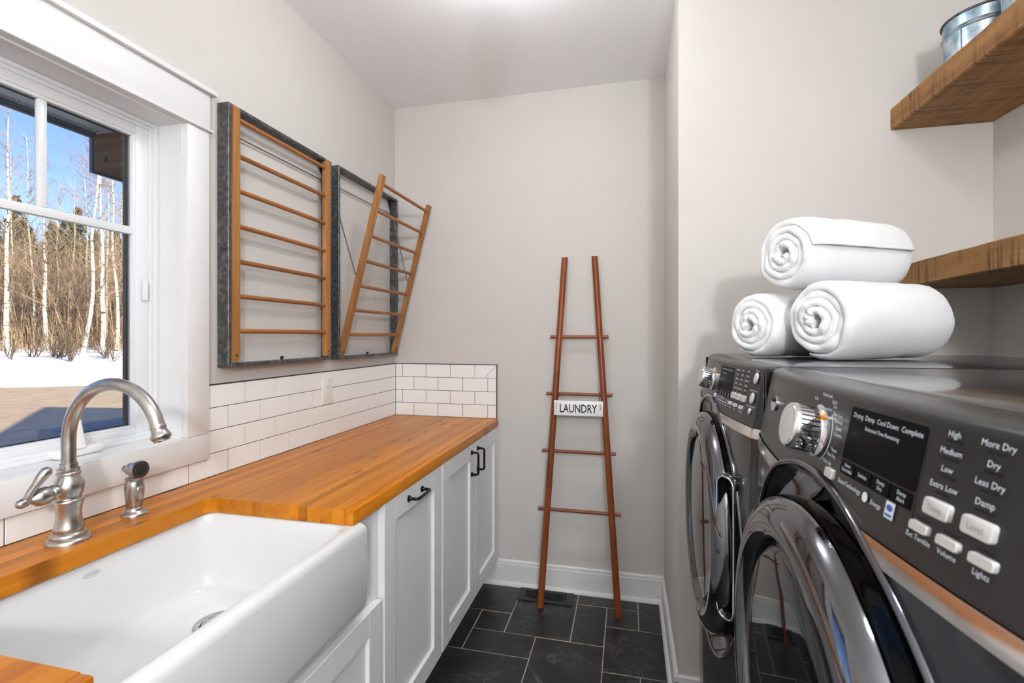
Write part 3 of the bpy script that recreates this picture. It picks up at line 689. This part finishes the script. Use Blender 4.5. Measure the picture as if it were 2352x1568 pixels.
def machine(name, label, c, washer):
    t = thing(name, label, 'washing machine' if washer else 'dryer', (2.0, c, ZBASE))
    XBK = 2.36
    # body: side shell with the curved front below the band
    m = M()
    front_grid(m, c, ZDC, ZB0, True); front_grid(m, c, ZBASE, ZDC, False, nz_=12)
    part('front_panel', m, 'appliance_grey', t, ang=50)
    xe = surf(HW, 1.0)
    m = M(); m.box(xe - .004, XBK, c + HW - .004, c + HW, ZBASE, ZTOP - .012).box(xe - .004, XBK, c - HW, c - HW + .004, ZBASE, ZTOP - .012).box(XBK - .004, XBK, c - HW, c + HW, ZBASE, ZTOP - .012).box(xe, XBK, c - HW, c + HW, ZBASE, ZBASE + .01)
    part('cabinet', m, 'appliance_grey', t)
    part('top_panel', M().rbox(surf(HW, 1.33) + .004, XBK, c - HW + .002, c + HW - .002, ZTOP - .030, ZTOP, .010, 4), 'appliance_grey', t, ang=50)
    m = M(); front_grid(m, c, ZB0, ZB1, True, .0022, 2)
    for sgn in (-1, 1):
        mb = M(); mb.v = m.v; mb.f = [f for f in m.f if (m.v[f[0]][1] - c) * sgn > 0]
        used = sorted({i for f in mb.f for i in f}); ix = {i: k for k, i in enumerate(used)}
        mb.v = [m.v[i] for i in used]; mb.f = [tuple(ix[i] for i in f) for f in mb.f]; part('trim_band', mb, 'satin_band', t, ang=50)
    m = M(); front_grid(m, c, ZB1, ZPAN - .006, True, 0, 8)
    # rounded top edge of the control panel rolling onto the top
    prev = None
    for d in columns():
        x0 = surf(d, ZPAN - .006)
        col = [(x0 + .016 * (1 - math.cos(a)), c + d, ZPAN - .006 + .011 * math.sin(a)) for a in [PI / 2 * k / 5 for k in range(6)]] + [(x0 + .05, c + d, ZTOP - .001)]
        if prev:
            n = len(m.v); m.v += prev + col
            for k in range(6): m.f.append((n + k, n + 7 + k, n + 8 + k, n + k + 1))
        prev = col
    cp = part('control_panel', m, 'panel_grey', t, ang=50)
    m = M()      # side returns of the control panel
    for s in (-1, 1): m.box(surf(HW, ZB1) - .002, surf(HW, ZB1) + .04, c + s * HW - .001, c + s * HW + .001, ZB0, ZPAN - .004)
    part('panel_end', m, 'gloss_black', cp)
    # opening rim and dark cup round the door
    N = 96; rim = []; cup = []
    rimp = [(surf(RB_ * math.cos(2 * PI * k / N), ZDC + RB_ * math.sin(2 * PI * k / N)) - .001, c + RB_ * math.cos(2 * PI * k / N), ZDC + RB_ * math.sin(2 * PI * k / N)) for k in range(N + 1)]
    part('opening_rim', M().tube(rimp, .0042, 8, False), 'dark_chrome', t, ang=60)
    A = CAM.x
    def circ(r, x): return [(A + x, c + r * math.cos(2 * PI * k / N), ZDC + r * math.sin(2 * PI * k / N)) for k in range(N)]
    part('door_surround', M().loft([rimp[:N], [(p[0] + .006, c + (p[1] - c) * .985, ZDC + (p[2] - ZDC) * .985) for p in rimp[:N]], circ(.290, .222), circ(.262, .226), circ(.2, .228)], True, False, True), 'gloss_black', t, ang=60)
    # door: fat chrome ring, smoked lens
    dr = part('door', M().loft([circ(.258, .226), circ(.266, .214), circ(.2665, .198), circ(.262, .184), circ(.252, .174), circ(.238, .1685), circ(.224, .168), circ(.212, .173), circ(.2065, .181), circ(.2055, .190)], True, False, False), 'dark_chrome', t, ang=80)
    part('lens', M().loft([circ(.2062, .187), circ(.200, .179), circ(.19, .1765), circ(.16, .1745), circ(.11, .1725), circ(.05, .1715), circ(.004, .171)], True, False, True), 'lens_glass', dr, ang=80)
    if washer:
        hn = Vector((-.83, -.557, 0)); hw = Vector((.557, -.83, 0)); hcn = Vector((A + .195, c - .255, .955))
        rr0 = rrect(-.024, .024, -.148, .148, .020, 0, 6)
        def hr(s, k): return [hcn + hw * (a * s) + Vector((0, 0, b_ * (1 - (1 - s) * .18))) + hn * k for a, b_, _ in rr0]
        h = part('door_handle', M().loft([hr(1.25, -.045), hr(1.12, -.006), hr(1.0, 0), hr(.86, .001), hr(.74, -.004)], True, False, False), 'gloss_black', dr, ang=50)
        part('handle_edge', M().tube(hr(.92, .0015) + hr(.92, .0015)[:1], .0022, 8, False), 'chrome', h)
        part('handle_pocket', M().loft([hr(.75, -.004), hr(.68, -.024)], True, False, True), 'dark_hole', h)
    # ---- controls
    def S(d, z, lift=.0012): return (surf(d, z) - lift, c + d, z)
    def slab(dd0, dd1, z0, z1, lift, r=.0025, sub=5):
        rng = rrect(dd0, dd1, z0, z1, r, 0, 3)
        top = [S(a, b_, lift) for a, b_, _ in rng]; bot = [S(a, b_, -.001) for a, b_, _ in rng]
        ins = [S(dd0 + (dd1 - dd0) * .5 + (a - (dd0 + dd1) / 2) * .93, (z0 + z1) / 2 + (b_ - (z0 + z1) / 2) * .9, lift + .0008) for a, b_, _ in rng]
        return M().loft([bot, top, ins] if lift > .0015 else [bot, top], True, False, True)
    pm = M()
    def txt(s, d, z, size, al='CENTER', mm=None, rot=0.0, lift=.0012):
        vs_, fs_ = text_m(s, size, al); ca, sa = math.cos(rot), math.sin(rot)
        (mm or pm).add([S(d - (a * ca - b_ * sa), z + (a * sa + b_ * ca), lift) for a, b_ in vs_], fs_)
    # dial
    d0, z0 = .004, 1.282
    ax = Vector((-1, 0, .19)).normalized(); o = Vector(S(d0, z0, .0))
    dl = part('dial', M().lathe([(.030, 0), (.030, .004), (.0265, .006), (.0255, .008), (.0265, .012), (.0265, .030), (.0258, .034), (.0235, .036)], o, ax, 48), 'chrome', t, ang=50)
    part('dial_face', M().lathe([(.0238, .0358), (.022, .0362), (.001, .0364)], o, ax, 48), 'button_silver', dl)
    fl_ = M()
    a1 = ax.orthogonal().normalized(); b1 = ax.cross(a1)
    for k in range(30):
        an = 2 * PI * k / 30; pp = o + (a1 * math.cos(an) + b1 * math.sin(an)) * .0262
        fl_.tube([pp + ax * .010, pp + ax * .029], .0010, 5)
    part('dial_grip', fl_, 'dark_chrome', dl)
    part('amber_glint', M().tube([o + Vector((0, -.020, .018)) + ax * .005, o + Vector((0, -.024, .022)) + ax * .006], .0022, 8), 'amber', dl)  # amber reflection inside the dial, put in as a small coloured rod
    # display window and key strip
    bz = part('display_bezel', slab(-.1815, -.060, 1.233, 1.3215, .0006, .004), 'panel_grey', t)
    part('display', slab(-.1805, -.064, 1.268, 1.3200, .0012, .003), 'display_black', bz)
    n_k = 4 if not washer else 5
    for k in range(n_k):
        a = -.064 - (.1165) * k / n_k; part('touch_key', slab(a - .1165 / n_k + .0012, a - .0008, 1.2535, 1.2665, .0012, .001), 'display_black', bz)
    if not washer:
        txt('Drying  Damp  Cool Down  Complete', -.123, 1.3125, .0068); txt('Estimated Time Remaining', -.122, 1.303, .0050)
        for k, s in enumerate((('Steam', 'Dewrinkle'), ('Sanitize', ''), ('Damp', 'Dry'), ('Damp', 'Alert'))):
            dk = -.064 - .1165 * (k + .5) / 4
            if s[1]: txt(s[0], dk, 1.2628, .0048); txt(s[1], dk, 1.2578, .0048)
            else: txt(s[0], dk, 1.2602, .0050)
        txt('SteamTechnology', -.088, 1.2455, .0062); txt('Energy', -.136, 1.2435, .0058)
        pm.add([S(-.1185 + .0045 * math.cos(2 * PI * k / 20), 1.2445 + .0045 * math.sin(2 * PI * k / 20)) for k in range(20)], [tuple(range(20))])
        pm.add([S(a, b_) for a, b_ in ((-.150, 1.2385), (-.162, 1.2385), (-.162, 1.2525), (-.150, 1.2525))], [(0, 1, 2, 3)])
        eb = M(); eb.add([S(-.156 + .0042 * math.cos(2 * PI * k / 16), 1.2475 + .0028 * math.sin(2 * PI * k / 16), .0016) for k in range(16)], [tuple(range(16))])
        eb.add([S(a, b_, .0016) for a, b_ in ((-.1515, 1.2405), (-.1605, 1.2405), (-.1605, 1.2425), (-.1515, 1.2425))], [(0, 1, 2, 3)])
        part('energy_mark', eb, 'print_blue', bz)
        cols = ((-.2065, ('High', 'Medium', 'Low', 'Extra Low'), 'Temp'), (-.2425, ('More Dry', 'Dry', 'Less Dry', 'Damp'), 'Level'))
        dial_words = (('Bulky', .030, 1.3165), ('Mixed Loads', .0, 1.3235), ('Quick', -.022, 1.3185), ('Dry', -.026, 1.3135), ('Easy Care', -.036, 1.3060), ('Delicates', -.040, 1.3000), ('Speed', -.044, 1.2930), ('Cottons', -.045, 1.2865), ('Timed', -.043, 1.2700), ('Rack Dry', -.040, 1.2640), ('Warm Up', -.033, 1.2555), ('Jeans', .034, 1.2560), ('Towels', .045, 1.2680), ('Casuals', .047, 1.2900), ('Active', .042, 1.3050))
        arc = [S(d0 - .0345 * math.cos(a), z0 + .0345 * math.sin(a)) for a in [math.radians(42 - 9 * k) for k in range(12)]]
        for p0, p1 in zip(arc[:-1], arc[1:]): pm.tube([p0, p1], .00035, 4)
        smalls = ((-.1935, 'Ext Tumble'), (-.2220, 'Volume'), (-.2505, 'Lights'))
    else:
        txt('Soak   Wash   Rinse   Spin   Complete', -.122, 1.3140, .0058); txt('Estimated Time', -.105, 1.3050, .0046)
        for k, s in enumerate((('Steam', ''), ('Extra', 'Rinse'), ('Stain', 'Care'), ('Pre', 'Wash'), ('Delay', 'Start'))):
            dk = -.064 - .1165 * (k + .5) / 5
            if s[1]: txt(s[0], dk, 1.2626, .0046); txt(s[1], dk, 1.2578, .0046)
            else: txt(s[0], dk, 1.2602, .0048)
        txt('SmartDispense', -.120, 1.2500, .0050)
        for k in range(5): pm.add([S(a, b_) for a, b_ in ((-.075 - k * .02, 1.2405), (-.086 - k * .02, 1.2405), (-.086 - k * .02, 1.2435), (-.075 - k * .02, 1.2435))], [(0, 1, 2, 3)])
        part('status_mark', slab(-.078, -.066, 1.2375, 1.2465, .0016, .001), 'print_blue', bz)
        oc = [S(a, b_) for a, b_, _ in rrect(-.176, -.064, 1.2365, 1.2475, .003, 0, 3)]
        for p0, p1 in zip(oc, oc[1:] + oc[:1]): pm.tube([p0, p1], .0003, 4)
        cols = ((-.2045, ('Sanitary', 'Hot', 'Warm', 'Cold', 'Tap Cold'), 'Temp'), (-.2335, ('Heavy', 'High', 'Med', 'Low', 'No Spin'), 'Spin'), (-.2630, ('Max', 'Heavy', 'Normal', 'Light', 'Soil'), 'Soil'))
        dial_words = (('Quick', .012, 1.3205), ('Bulky', .030, 1.3160), ('Mixed', -.020, 1.3170), ('Loads', -.024, 1.3120), ('Whites', -.038, 1.2950), ('Cottons', -.040, 1.2800), ('Rinse', -.036, 1.2620), ('Spin', -.026, 1.2540), ('Basket', .036, 1.2580), ('Towels', .044, 1.2720), ('Jeans', .046, 1.2900), ('Active', .042, 1.3050))
        smalls = ((-.1940, 'Signal'), (-.2260, 'Lock'), (-.2595, 'My Cycles'))
    nr_ = len(cols[0][1])
    slots = M()
    for dcol, words, big in cols:
        for k, s in enumerate(words):
            zz = 1.3195 - k * (.0385 / (nr_ - 1)); txt(s, dcol, zz, .0064)
            slots.add([S(a, b_, .0008) for a, b_ in ((dcol + .007, zz - .0062), (dcol - .007, zz - .0062), (dcol - .007, zz - .0042), (dcol + .007, zz - .0042))], [(0, 1, 2, 3)])
        wb = .0125 if not washer else .0118
        bt = part('button', slab(dcol - wb, dcol + wb, 1.2585, 1.2708, .0028), 'button_silver', t)
        bm_ = M(); txt(big, dcol, 1.2645, .0062, mm=bm_, lift=.0040); part('button_word', bm_, 'print_grey', bt)
    for dcol, s in smalls:
        part('button', slab(dcol - .0098, dcol + .0098, 1.2425, 1.2495, .0026, .0018), 'button_silver', t)
        txt(s, dcol, 1.2375, .0056)
        slots.add([S(a, b_, .0008) for a, b_ in ((dcol + .007, 1.2515), (dcol - .007, 1.2515), (dcol - .007, 1.2530), (dcol + .007, 1.2530))], [(0, 1, 2, 3)])
    part('indicator_slots', slots, 'dark_hole', cp, kind='stuff')
    for s, d_, z_ in dial_words: txt(s, d_, z_, .0054)
    part('button', slab(-.055, -.037 if not washer else -.045, 1.2415, 1.2515, .0026, .0015), 'button_silver', t)
    for s, z_, r_ in (('Power', 1.3085, .0100), ('Start / Pause', 1.2700, .0100), ('Add a Garment', 1.2447, .0050)):
        o2 = Vector(S(-.304, z_, 0))
        b_ = part('button', M().lathe([(r_ + .0012, 0), (r_ + .0012, .002), (r_, .0034), (r_ * .4, .0038), (.0003, .0038)], o2, ax, 32), 'button_silver', t)
        part('button_mark', M().lathe([(r_ * .35, .0039), (r_ * .35, .0043), (.0003, .0043)], o2, ax, 16), 'print_white', b_)
        txt(s, -.304, z_ + r_ + .0048, .0058)
    part('lettering', pm, 'print_white', cp, kind='stuff')
    o3 = Vector(S(.225, 1.285, 0))
    bd = [(surf(.225 + .022 * math.cos(a), 1.285 + .012 * math.sin(a)), c + .225 + .022 * math.cos(a), 1.285 + .012 * math.sin(a)) for a in [2 * PI * k / 32 for k in range(32)]]
    part('badge', M().loft([bd, [(p[0] - .003, p[1], p[2]) for p in bd]], True, False, True), 'chrome', cp)
    # pedestal below
    q_ = thing('laundry_pedestal', ('dark grey drawer pedestal under the far washing machine' if washer else 'dark grey drawer pedestal under the near dryer'), 'pedestal', (2.0, c, 0))
    part('case', M().rbox(xe + .004, XBK, c - HW + .002, c + HW - .002, .001, ZBASE - .001, .004), 'appliance_grey', q_)
    dw = part('drawer', M().rbox(xe - .016, xe + .004, c - HW + .012, c + HW - .012, .04, ZBASE - .012, .006, 3), 'appliance_grey', q_)
    part('handle', M().tube([(xe - .016, c - .2, .26), (xe - .04, c - .19, .26), (xe - .04, c + .19, .26), (xe - .016, c + .2, .26)], .007, 12), 'dark_chrome', dw)
    return t
machine('washing_machine', 'dark grey front-loading washing machine under the rolled towels', 1.335, True)
machine('dryer', 'dark grey front-loading dryer nearest the camera', .625, False)

# ------------------------------------------------------------------ rolled towels
def towel(label, cx, cy, cz, R_, L_, yaw, turns, seed, spin, flat=.90):
    rnd = random.Random(seed); m = M()
    n = 46 * turns; ax = Vector((math.cos(yaw), math.sin(yaw), 0)); sd = Vector((-math.sin(yaw), math.cos(yaw), 0)); up = Vector((0, 0, 1))
    r0 = .013; pitch = (R_ - r0) / turns
    st = [(-L_ / 2, .42), (-L_ / 2 + .003, .72), (-L_ / 2 + .008, .92), (-L_ / 2 + .018, 1.0)]
    st += [(-L_ / 2 + .020 + (L_ - .040) * k / 13, 1.0) for k in range(1, 13)]
    st += [(L_ / 2 - .018, 1.0), (L_ / 2 - .008, .92), (L_ / 2 - .003, .72), (L_ / 2, .42)]
    ring0 = []
    for s, k in st:
        ou, inn = [], []
        for i in range(n + 1):
            t = i / n; an = spin + 2 * PI * turns * t
            rc = r0 + (R_ - r0 - pitch * .5) * t
            q_ = Vector((math.cos(an) * 1.3, math.sin(an) * 1.3, s * 5 + seed * 7))
            wob = 1 + .026 * mnoise.noise(Vector((math.cos(an) * 2, math.sin(an) * 2, s * 55 + an * .9))) * t * t + .055 * mnoise.noise(q_) + .022 * mnoise.noise(Vector((q_.x * 2.2, q_.y * 2.2, q_.z * 3.5)))
            endf = (abs(s) / (L_ / 2)) ** 6
            so = s + math.copysign(1, s) * endf * (.012 * mnoise.noise(Vector((an * .35, seed, math.copysign(2, s)))) + .006 * mnoise.noise(Vector((an * 1.7, seed, t * 6))) + .016 * (.35 - t))
            rc *= wob * (1 - .09 * (abs(s) / (L_ / 2)) ** 8)
            th_ = pitch * .49 * k * (1.0 + .05 * mnoise.noise(Vector((an, s * 9, seed)))) * (.25 + .75 * min(1, (1 - t) * turns * 3.2))
            th_ = min(th_, rc * .85)
            for lst, r in ((ou, rc + th_), (inn, rc - th_)):
                a_, b_ = r * math.cos(an), r * math.sin(an)
                if b_ < -R_ * flat: b_ = -R_ * flat + (b_ + R_ * flat) * .12
                lst.append(Vector((cx, cy, cz)) + ax * so + sd * a_ + up * b_)
        ring0.append(ou + inn[::-1])
    m.loft(ring0, True, False, False)
    N = n + 1
    for base in (0, (len(st) - 1) * 2 * N):
        for i in range(n): m.f.append((base + i, base + i + 1, base + 2 * N - 2 - i, base + 2 * N - 1 - i))
    single('rolled_towel', m, 'towel_white', label, 'towel', (cx, cy, cz - R_ * flat), 'rolled white bath towels on the machines', ang=60)
ZW = ZTOP + .0008
PH = math.radians(30); DX, DY = math.cos(PH), math.sin(PH)
def front_towel(label, fx, fy, cz, R_, L_, seed, spin): towel(label, fx + DX * L_ / 2, fy + DY * L_ / 2, cz, R_, L_, PH, 4, seed, spin, .94)
front_towel('large rolled white towel at the lower right of the stack', 1.756, 1.216, ZW + .097 * .95, .0985, .325, 1, -1.25)
front_towel('small rolled white towel at the lower left of the stack', 1.655, 1.372, ZW + .090 * .95, .0910, .31, 2, -1.0)
front_towel('rolled white towel resting on top of the other two', 1.712, 1.295, ZW + .251, .0985, .335, 3, PI - .15)

# ------------------------------------------------------------------ outside
struct('house_roof', M().prism([(-.2, 4.19, 5.43), (-.2, 1.62, 2.95), (-.2, 6.76, 2.95)], (7, 0, 0)).box(-.2, 6, -4, 8, 2.82, 2.95).box(-.3, -.14, YB + .15, 6.7, -.2, 2.95), 'roof_dark', 'house roof above the laundry room')
so = M(); so.box(-2.02, -.14, -.6, 2.44, 2.70, 2.72)
ev = thing('eave', 'blue-grey soffit and eave above the window outside', 'eave', (-1.0, 1.0, 2.66))
part('soffit_panel', M().box(-1.932, -.145, -.6, 2.44, 2.70, 2.715), 'soffit', ev)
part('fascia', M().box(-2.06, -2.035, -.6, 2.44, 2.682, 2.80), 'fascia_dark', ev)
part('soffit_panel', M().box(-2.035, -2.003, -.6, 2.44, 2.696, 2.712), 'fascia_dark', ev)
part('vent_backing', M().box(-2.003, -1.932, -.6, 2.44, 2.712, 2.72), 'fascia_dark', ev)
lt = M()
for k in range(110):
    y = -.6 + 3.04 * k / 110
    for s in (0, 1):
        xa, xb = (-2.002, -1.934) if s else (-1.934, -2.002)
        lt.tube([(xa, y, 2.708), (xb, min(y + .055, 2.44), 2.708)], .0042, 4)
part('vent_lattice', lt, 'lattice', ev, kind='stuff')
part('roof_deck', M().box(-2.06, -.141, -.6, 2.9, 2.725, 2.80), 'roof_dark', ev)
part('soffit_panel', M().box(-2.03, -.145, 2.4405, 2.9, 2.701, 2.715), 'soffit', ev)
pt = thing('porch_post', 'dark timber porch post and beam outside the window', 'post', (-1.87, 2.66, .817))
part('post', M().rbox(-1.96, -1.78, 2.57, 2.75, .817, 2.46, .006, 1), 'post_wood', pt)
bmn = part('beam', M().rbox(-2.03, -.35, 2.44, 2.66, 2.462, 2.70, .006, 1), 'post_wood', pt)
part('end_cap', M().box(-2.055, -2.031, 2.435, 2.66, 2.455, 2.70), 'fascia_dark', bmn)
for x, z in ((-1.72, 2.585), (-1.93, 2.53)):
    part('bolt', M().lathe([(.018, 0), (.016, .006), (.001, .009)], (x, 2.44, z), (0, -1, 0), 10), 'iron_black', bmn)
pr = thing('stone_pier', 'low stone pier with a flat cap outside below the window', 'pier', (-1.83, 2.57, -.2))
part('cap', M().rbox(-2.16, -1.5, 2.215, 2.93, .76, .816, .008, 2), 'stone_cap', pr)
rs = random.Random(8)
for i in range(9):
    zz0 = -.2 + i * .1066
    for j in range(3):
        y0 = 2.27 + j * .2 + (.06 if i % 2 else 0); x0 = -2.10 + j * .17
        part('stone', M().rbox(-2.11 + rs.uniform(-.015, .01), -1.9, y0, y0 + .195, zz0, zz0 + .1, .012, 1), 'pier_stone', pr)
        part('stone', M().rbox(x0, x0 + .165, 2.265 + rs.uniform(-.015, .01), 2.4, zz0, zz0 + .1, .012, 1), 'pier_stone', pr)
part('core', M().box(-2.09, -1.56, 2.285, 2.87, -.2, .76), 'pier_stone', pr)

EP = Vector((-17.58, 10.96)); EN = Vector((-.407, .9134)); ET = Vector((.9134, .407))
def sdist(x, y): return (Vector((x, y)) - EP).dot(EN)
def ground(x, y):
    s = sdist(x, y)
    if s < 0: return -.2
    a = min(1, s / .7); a = a * a * (3 - 2 * a)
    return -.2 + .16 * a + .062 * s + .18 * mnoise.noise(Vector((x * .16, y * .16, 0))) * min(1, s / 3) + .05 * mnoise.noise(Vector((x * .7, y * .7, 4))) * min(1, s)
struct('driveway', M().add([(-160, -160, -.2), (-.14, -160, -.2), (-.14, 160, -.2), (-160, 160, -.2)], [(0, 1, 2, 3)]), 'asphalt', 'sunlit asphalt driveway outside the window')
m = M(); NU, NV = 120, 70
for j in range(NV + 1):
    s = 90 * (j / NV) ** 2.2
    for i in range(NU + 1):
        p = EP + EN * (s + (.22 * mnoise.noise(Vector((i * .8, 3, 1))) if j == 0 else 0)) + ET * (-70 + 140 * i / NU); m.v.append((p.x, p.y, ground(p.x, p.y) - (.02 if j == 0 else 0) + .006))
for j in range(NV):
    for i in range(NU): m.f.append((j * (NU + 1) + i, j * (NU + 1) + i + 1, (j + 1) * (NU + 1) + i + 1, (j + 1) * (NU + 1) + i))
struct('snow_field', m, 'snow', 'snow covered ground at the edge of the woods')
def at(px, D):
    p = CAM + (FW + RT * ((px - CX) / F_PX)) * D; return Vector((p.x, p.y, ground(p.x, p.y)))
def limb(m, p0, dirv, L_, r, rnd, depth, n=4):
    pts = [p0]; d = dirv.normalized(); segs = 4
    for k in range(segs):
        d = (d + Vector((rnd.gauss(0, .14), rnd.gauss(0, .14), rnd.gauss(.06, .1)))).normalized(); pts.append(pts[-1] + d * L_ / segs)
    m.tube(pts, [r * (1 - .8 * k / segs) for k in range(segs + 1)], n, False)
    if depth:
        for k in range(5):
            q_ = pts[rnd.randint(1, segs)]; dd = (d + Vector((rnd.gauss(0, .6), rnd.gauss(0, .6), rnd.gauss(.25, .4)))).normalized()
            limb(m, q_, dd, L_ * rnd.uniform(.3, .55), r * .42, rnd, depth - 1, 3)
ORD = ['leftmost', 'second', 'third', 'fourth', 'fifth', 'sixth', 'seventh', 'eighth', 'ninth', 'tenth', 'eleventh', 'twelfth', 'thirteenth', 'fourteenth', 'fifteenth']
def birch(px, D, H, r, lean_, curve, seed, label, fork=False):
    rnd = random.Random(seed); b = at(px, D)
    t = thing('birch_tree', label, 'tree', b, 'birch trees outside the window')
    pts = []; rad = []
    for k in range(15):
        f = k / 14
        pts.append(b + Vector((0, 0, -.15 + H * f)) + RT * (lean_ * H * f + curve * math.sin(PI * min(f * 2.2, 1.0)) * 1.0 + .08 * mnoise.noise(Vector((f * 5, seed, 0)))) + FW * (.15 * mnoise.noise(Vector((f * 4, seed, 9)))))
        rad.append(r * (1.25 - .25 * min(f * 8, 1)) * (1 - .85 * f))
    part('trunk', M().tube(pts, rad, 10), 'birch_bark', t)
    m = M()
    for k in range(46):
        f = rnd.uniform(.22, .99); i = min(13, int(f * 14)); p = pts[i].lerp(pts[i + 1], f * 14 - i)
        a = rnd.uniform(0, 2 * PI); limb(m, p, Vector((math.cos(a), math.sin(a), rnd.uniform(.5, 1.3))), H * rnd.uniform(.10, .21) * (1.3 - f), max(.016, r * .26 * (1.2 - f)), rnd, 2)
    part('branches', m, 'twig_brown', t)
bs = [(14, 25, 12.5, .125, .010, .0), (30, 31, 12, .075, -.015, .1), (76, 27, 12, .070, -.035, .15), (107, 25, 10.5, .105, -.012, -.08), (128, 34, 11, .07, .02, .1), (168, 36, 12, .07, .01, -.1), (188, 22.5, 13, .085, .085, .25), (204, 32, 12.5, .075, -.02, .05), (234, 23.5, 13.5, .105, -.006, .05), (245, 27, 13, .075, .012, -.1), (268, 24.5, 12, .080, -.03, .1), (282, 29, 12.5, .085, .0, .06)]
bl = ['stout white birch trunk at the left edge of the window view', 'thin white birch just right of the leftmost stout birch', 'slender leaning birch left of the dark-banded birch', 'straight white birch with dark bands in the middle of the left pane', 'slim birch right of the banded birch', 'thin distant birch left of the curved birch', 'curved birch sweeping up from the snow bank', 'thin birch rising behind the curved birch', 'thick white birch right of the curved birch', 'birch crossing behind the thick white birch', 'leaning birch next to the dark porch post', 'birch half hidden by the dark porch post']
for k, (px, D, H, r, le, cu) in enumerate(bs): birch(px, D, H, r, le, cu, 40 + k, bl[k])
def conifer(px, D, H, W_, seed, label):
    rnd = random.Random(seed); b = at(px, D)
    t = thing('spruce_tree', label, 'tree', b, 'evergreens outside the window')
    part('trunk', M().tube([b + Vector((0, 0, -.2)), b + Vector((0, 0, H * .98))], [.16, .03], 7), 'dark_bark', t)
    m = M()
    for k in range(760):
        f = rnd.uniform(.10, 1) ** .8; a = rnd.uniform(0, 2 * PI); R_ = W_ * (1.05 - f) * rnd.uniform(.35, 1.0) + .1; z = H * f
        p0 = b + Vector((math.cos(a) * R_ * .25, math.sin(a) * R_ * .25, z)); p1 = b + Vector((math.cos(a) * R_, math.sin(a) * R_, z - R_ * rnd.uniform(.1, .45)))
        dv = p1 - p0; s_ = dv.cross(Vector((0, 0, 1))).normalized()
        for j in range(5):
            q0 = p0 + dv * (.25 + .17 * j); ww = .30 * (1.1 - j * .16) * (.5 + R_ * .4)
            m.add([q0, q0 + s_ * ww + dv * .18 + Vector((0, 0, rnd.uniform(-.2, .05))), q0 + dv * .30, q0 - s_ * ww + dv * .18 + Vector((0, 0, rnd.uniform(-.2, .05)))], [(0, 1, 2), (0, 2, 3)])
    part('needles', m, 'spruce_green', t)
cs = [(-20, 36, 9.5, 2.6), (38, 40, 11.2, 2.7), (66, 42, 9.0, 2.8), (120, 40, 9.2, 2.6), (152, 38, 9.6, 2.7), (180, 44, 11.0, 2.8), (216, 40, 8.5, 2.5), (262, 40, 9.0, 2.6), (320, 42, 10, 2.8)]
cl = ['evergreen at the far left edge of the window view', 'tall olive evergreen behind the left birches', 'broad evergreen behind the leaning birch', 'shorter evergreen behind the banded birch', 'dark evergreen in the middle of the woods', 'distant evergreen left of the birch clump', 'low evergreen behind the birch clump', 'evergreen behind the rightmost birches', 'evergreen hidden behind the porch post']
for k, (px, D, H, W_) in enumerate(cs): conifer(px, D, H, W_, 70 + k, cl[k])
# undergrowth: uncountable bare brush
rnd = random.Random(5)
for nm_, mt_, cnt, lab in (('undergrowth', 'brush_tan', 4200, 'tangled tan undergrowth of bare twigs along the woods'), ('saplings', 'twig_brown', 1500, 'grey-brown bare saplings between the birches')):
    m = M()
    for k in range(cnt):
        D = 24 + 26 * rnd.random() ** .8 if nm_ == 'undergrowth' else 26 + 24 * rnd.random(); px = rnd.uniform(-120, 420); b = at(px, D)
        if sdist(b.x, b.y) < 7.0 + 3 * mnoise.noise(Vector((b.x * .3, b.y * .3, 0))): continue
        H = rnd.uniform(.6, 2.1) if nm_ == 'undergrowth' else rnd.uniform(3.0, 7.5)
        d = Vector((rnd.gauss(0, .16), rnd.gauss(0, .16), 1)).normalized()
        m.tube([b, b + d * H * .5, b + d * H + Vector((rnd.gauss(0, .06), rnd.gauss(0, .06), 0))], [.016, .011, .003] if nm_ == 'undergrowth' else [.03, .02, .004], 3, False)
        for j in range(3 if nm_ == 'undergrowth' else 7):
            q0 = b + d * H * rnd.uniform(.3, .9); e = Vector((rnd.gauss(0, .7), rnd.gauss(0, .7), rnd.uniform(.2, 1))) * H * .22
            m.tube([q0, q0 + e], [.009, .003], 3, False)
    single(nm_, m, mt_, lab, 'brush', (0, 0, 0), kind='stuff')
m = M()
for k in range(26):
    px = rnd.choice((25, 75, 135, 150, 165, 250)) + rnd.gauss(0, 6); b = at(px, rnd.uniform(19.5, 22))
    if sdist(b.x, b.y) < 1.5: continue
    for j in range(4): limb(m, b, Vector((rnd.gauss(0, .4), rnd.gauss(0, .4), 1)), rnd.uniform(.5, 1.6), .016, rnd, 1, 3)
single('snow_shrubs', m, 'dark_bark', 'sparse dark twiggy shrubs standing in the snow', 'shrubs', (0, 0, 0), kind='stuff')
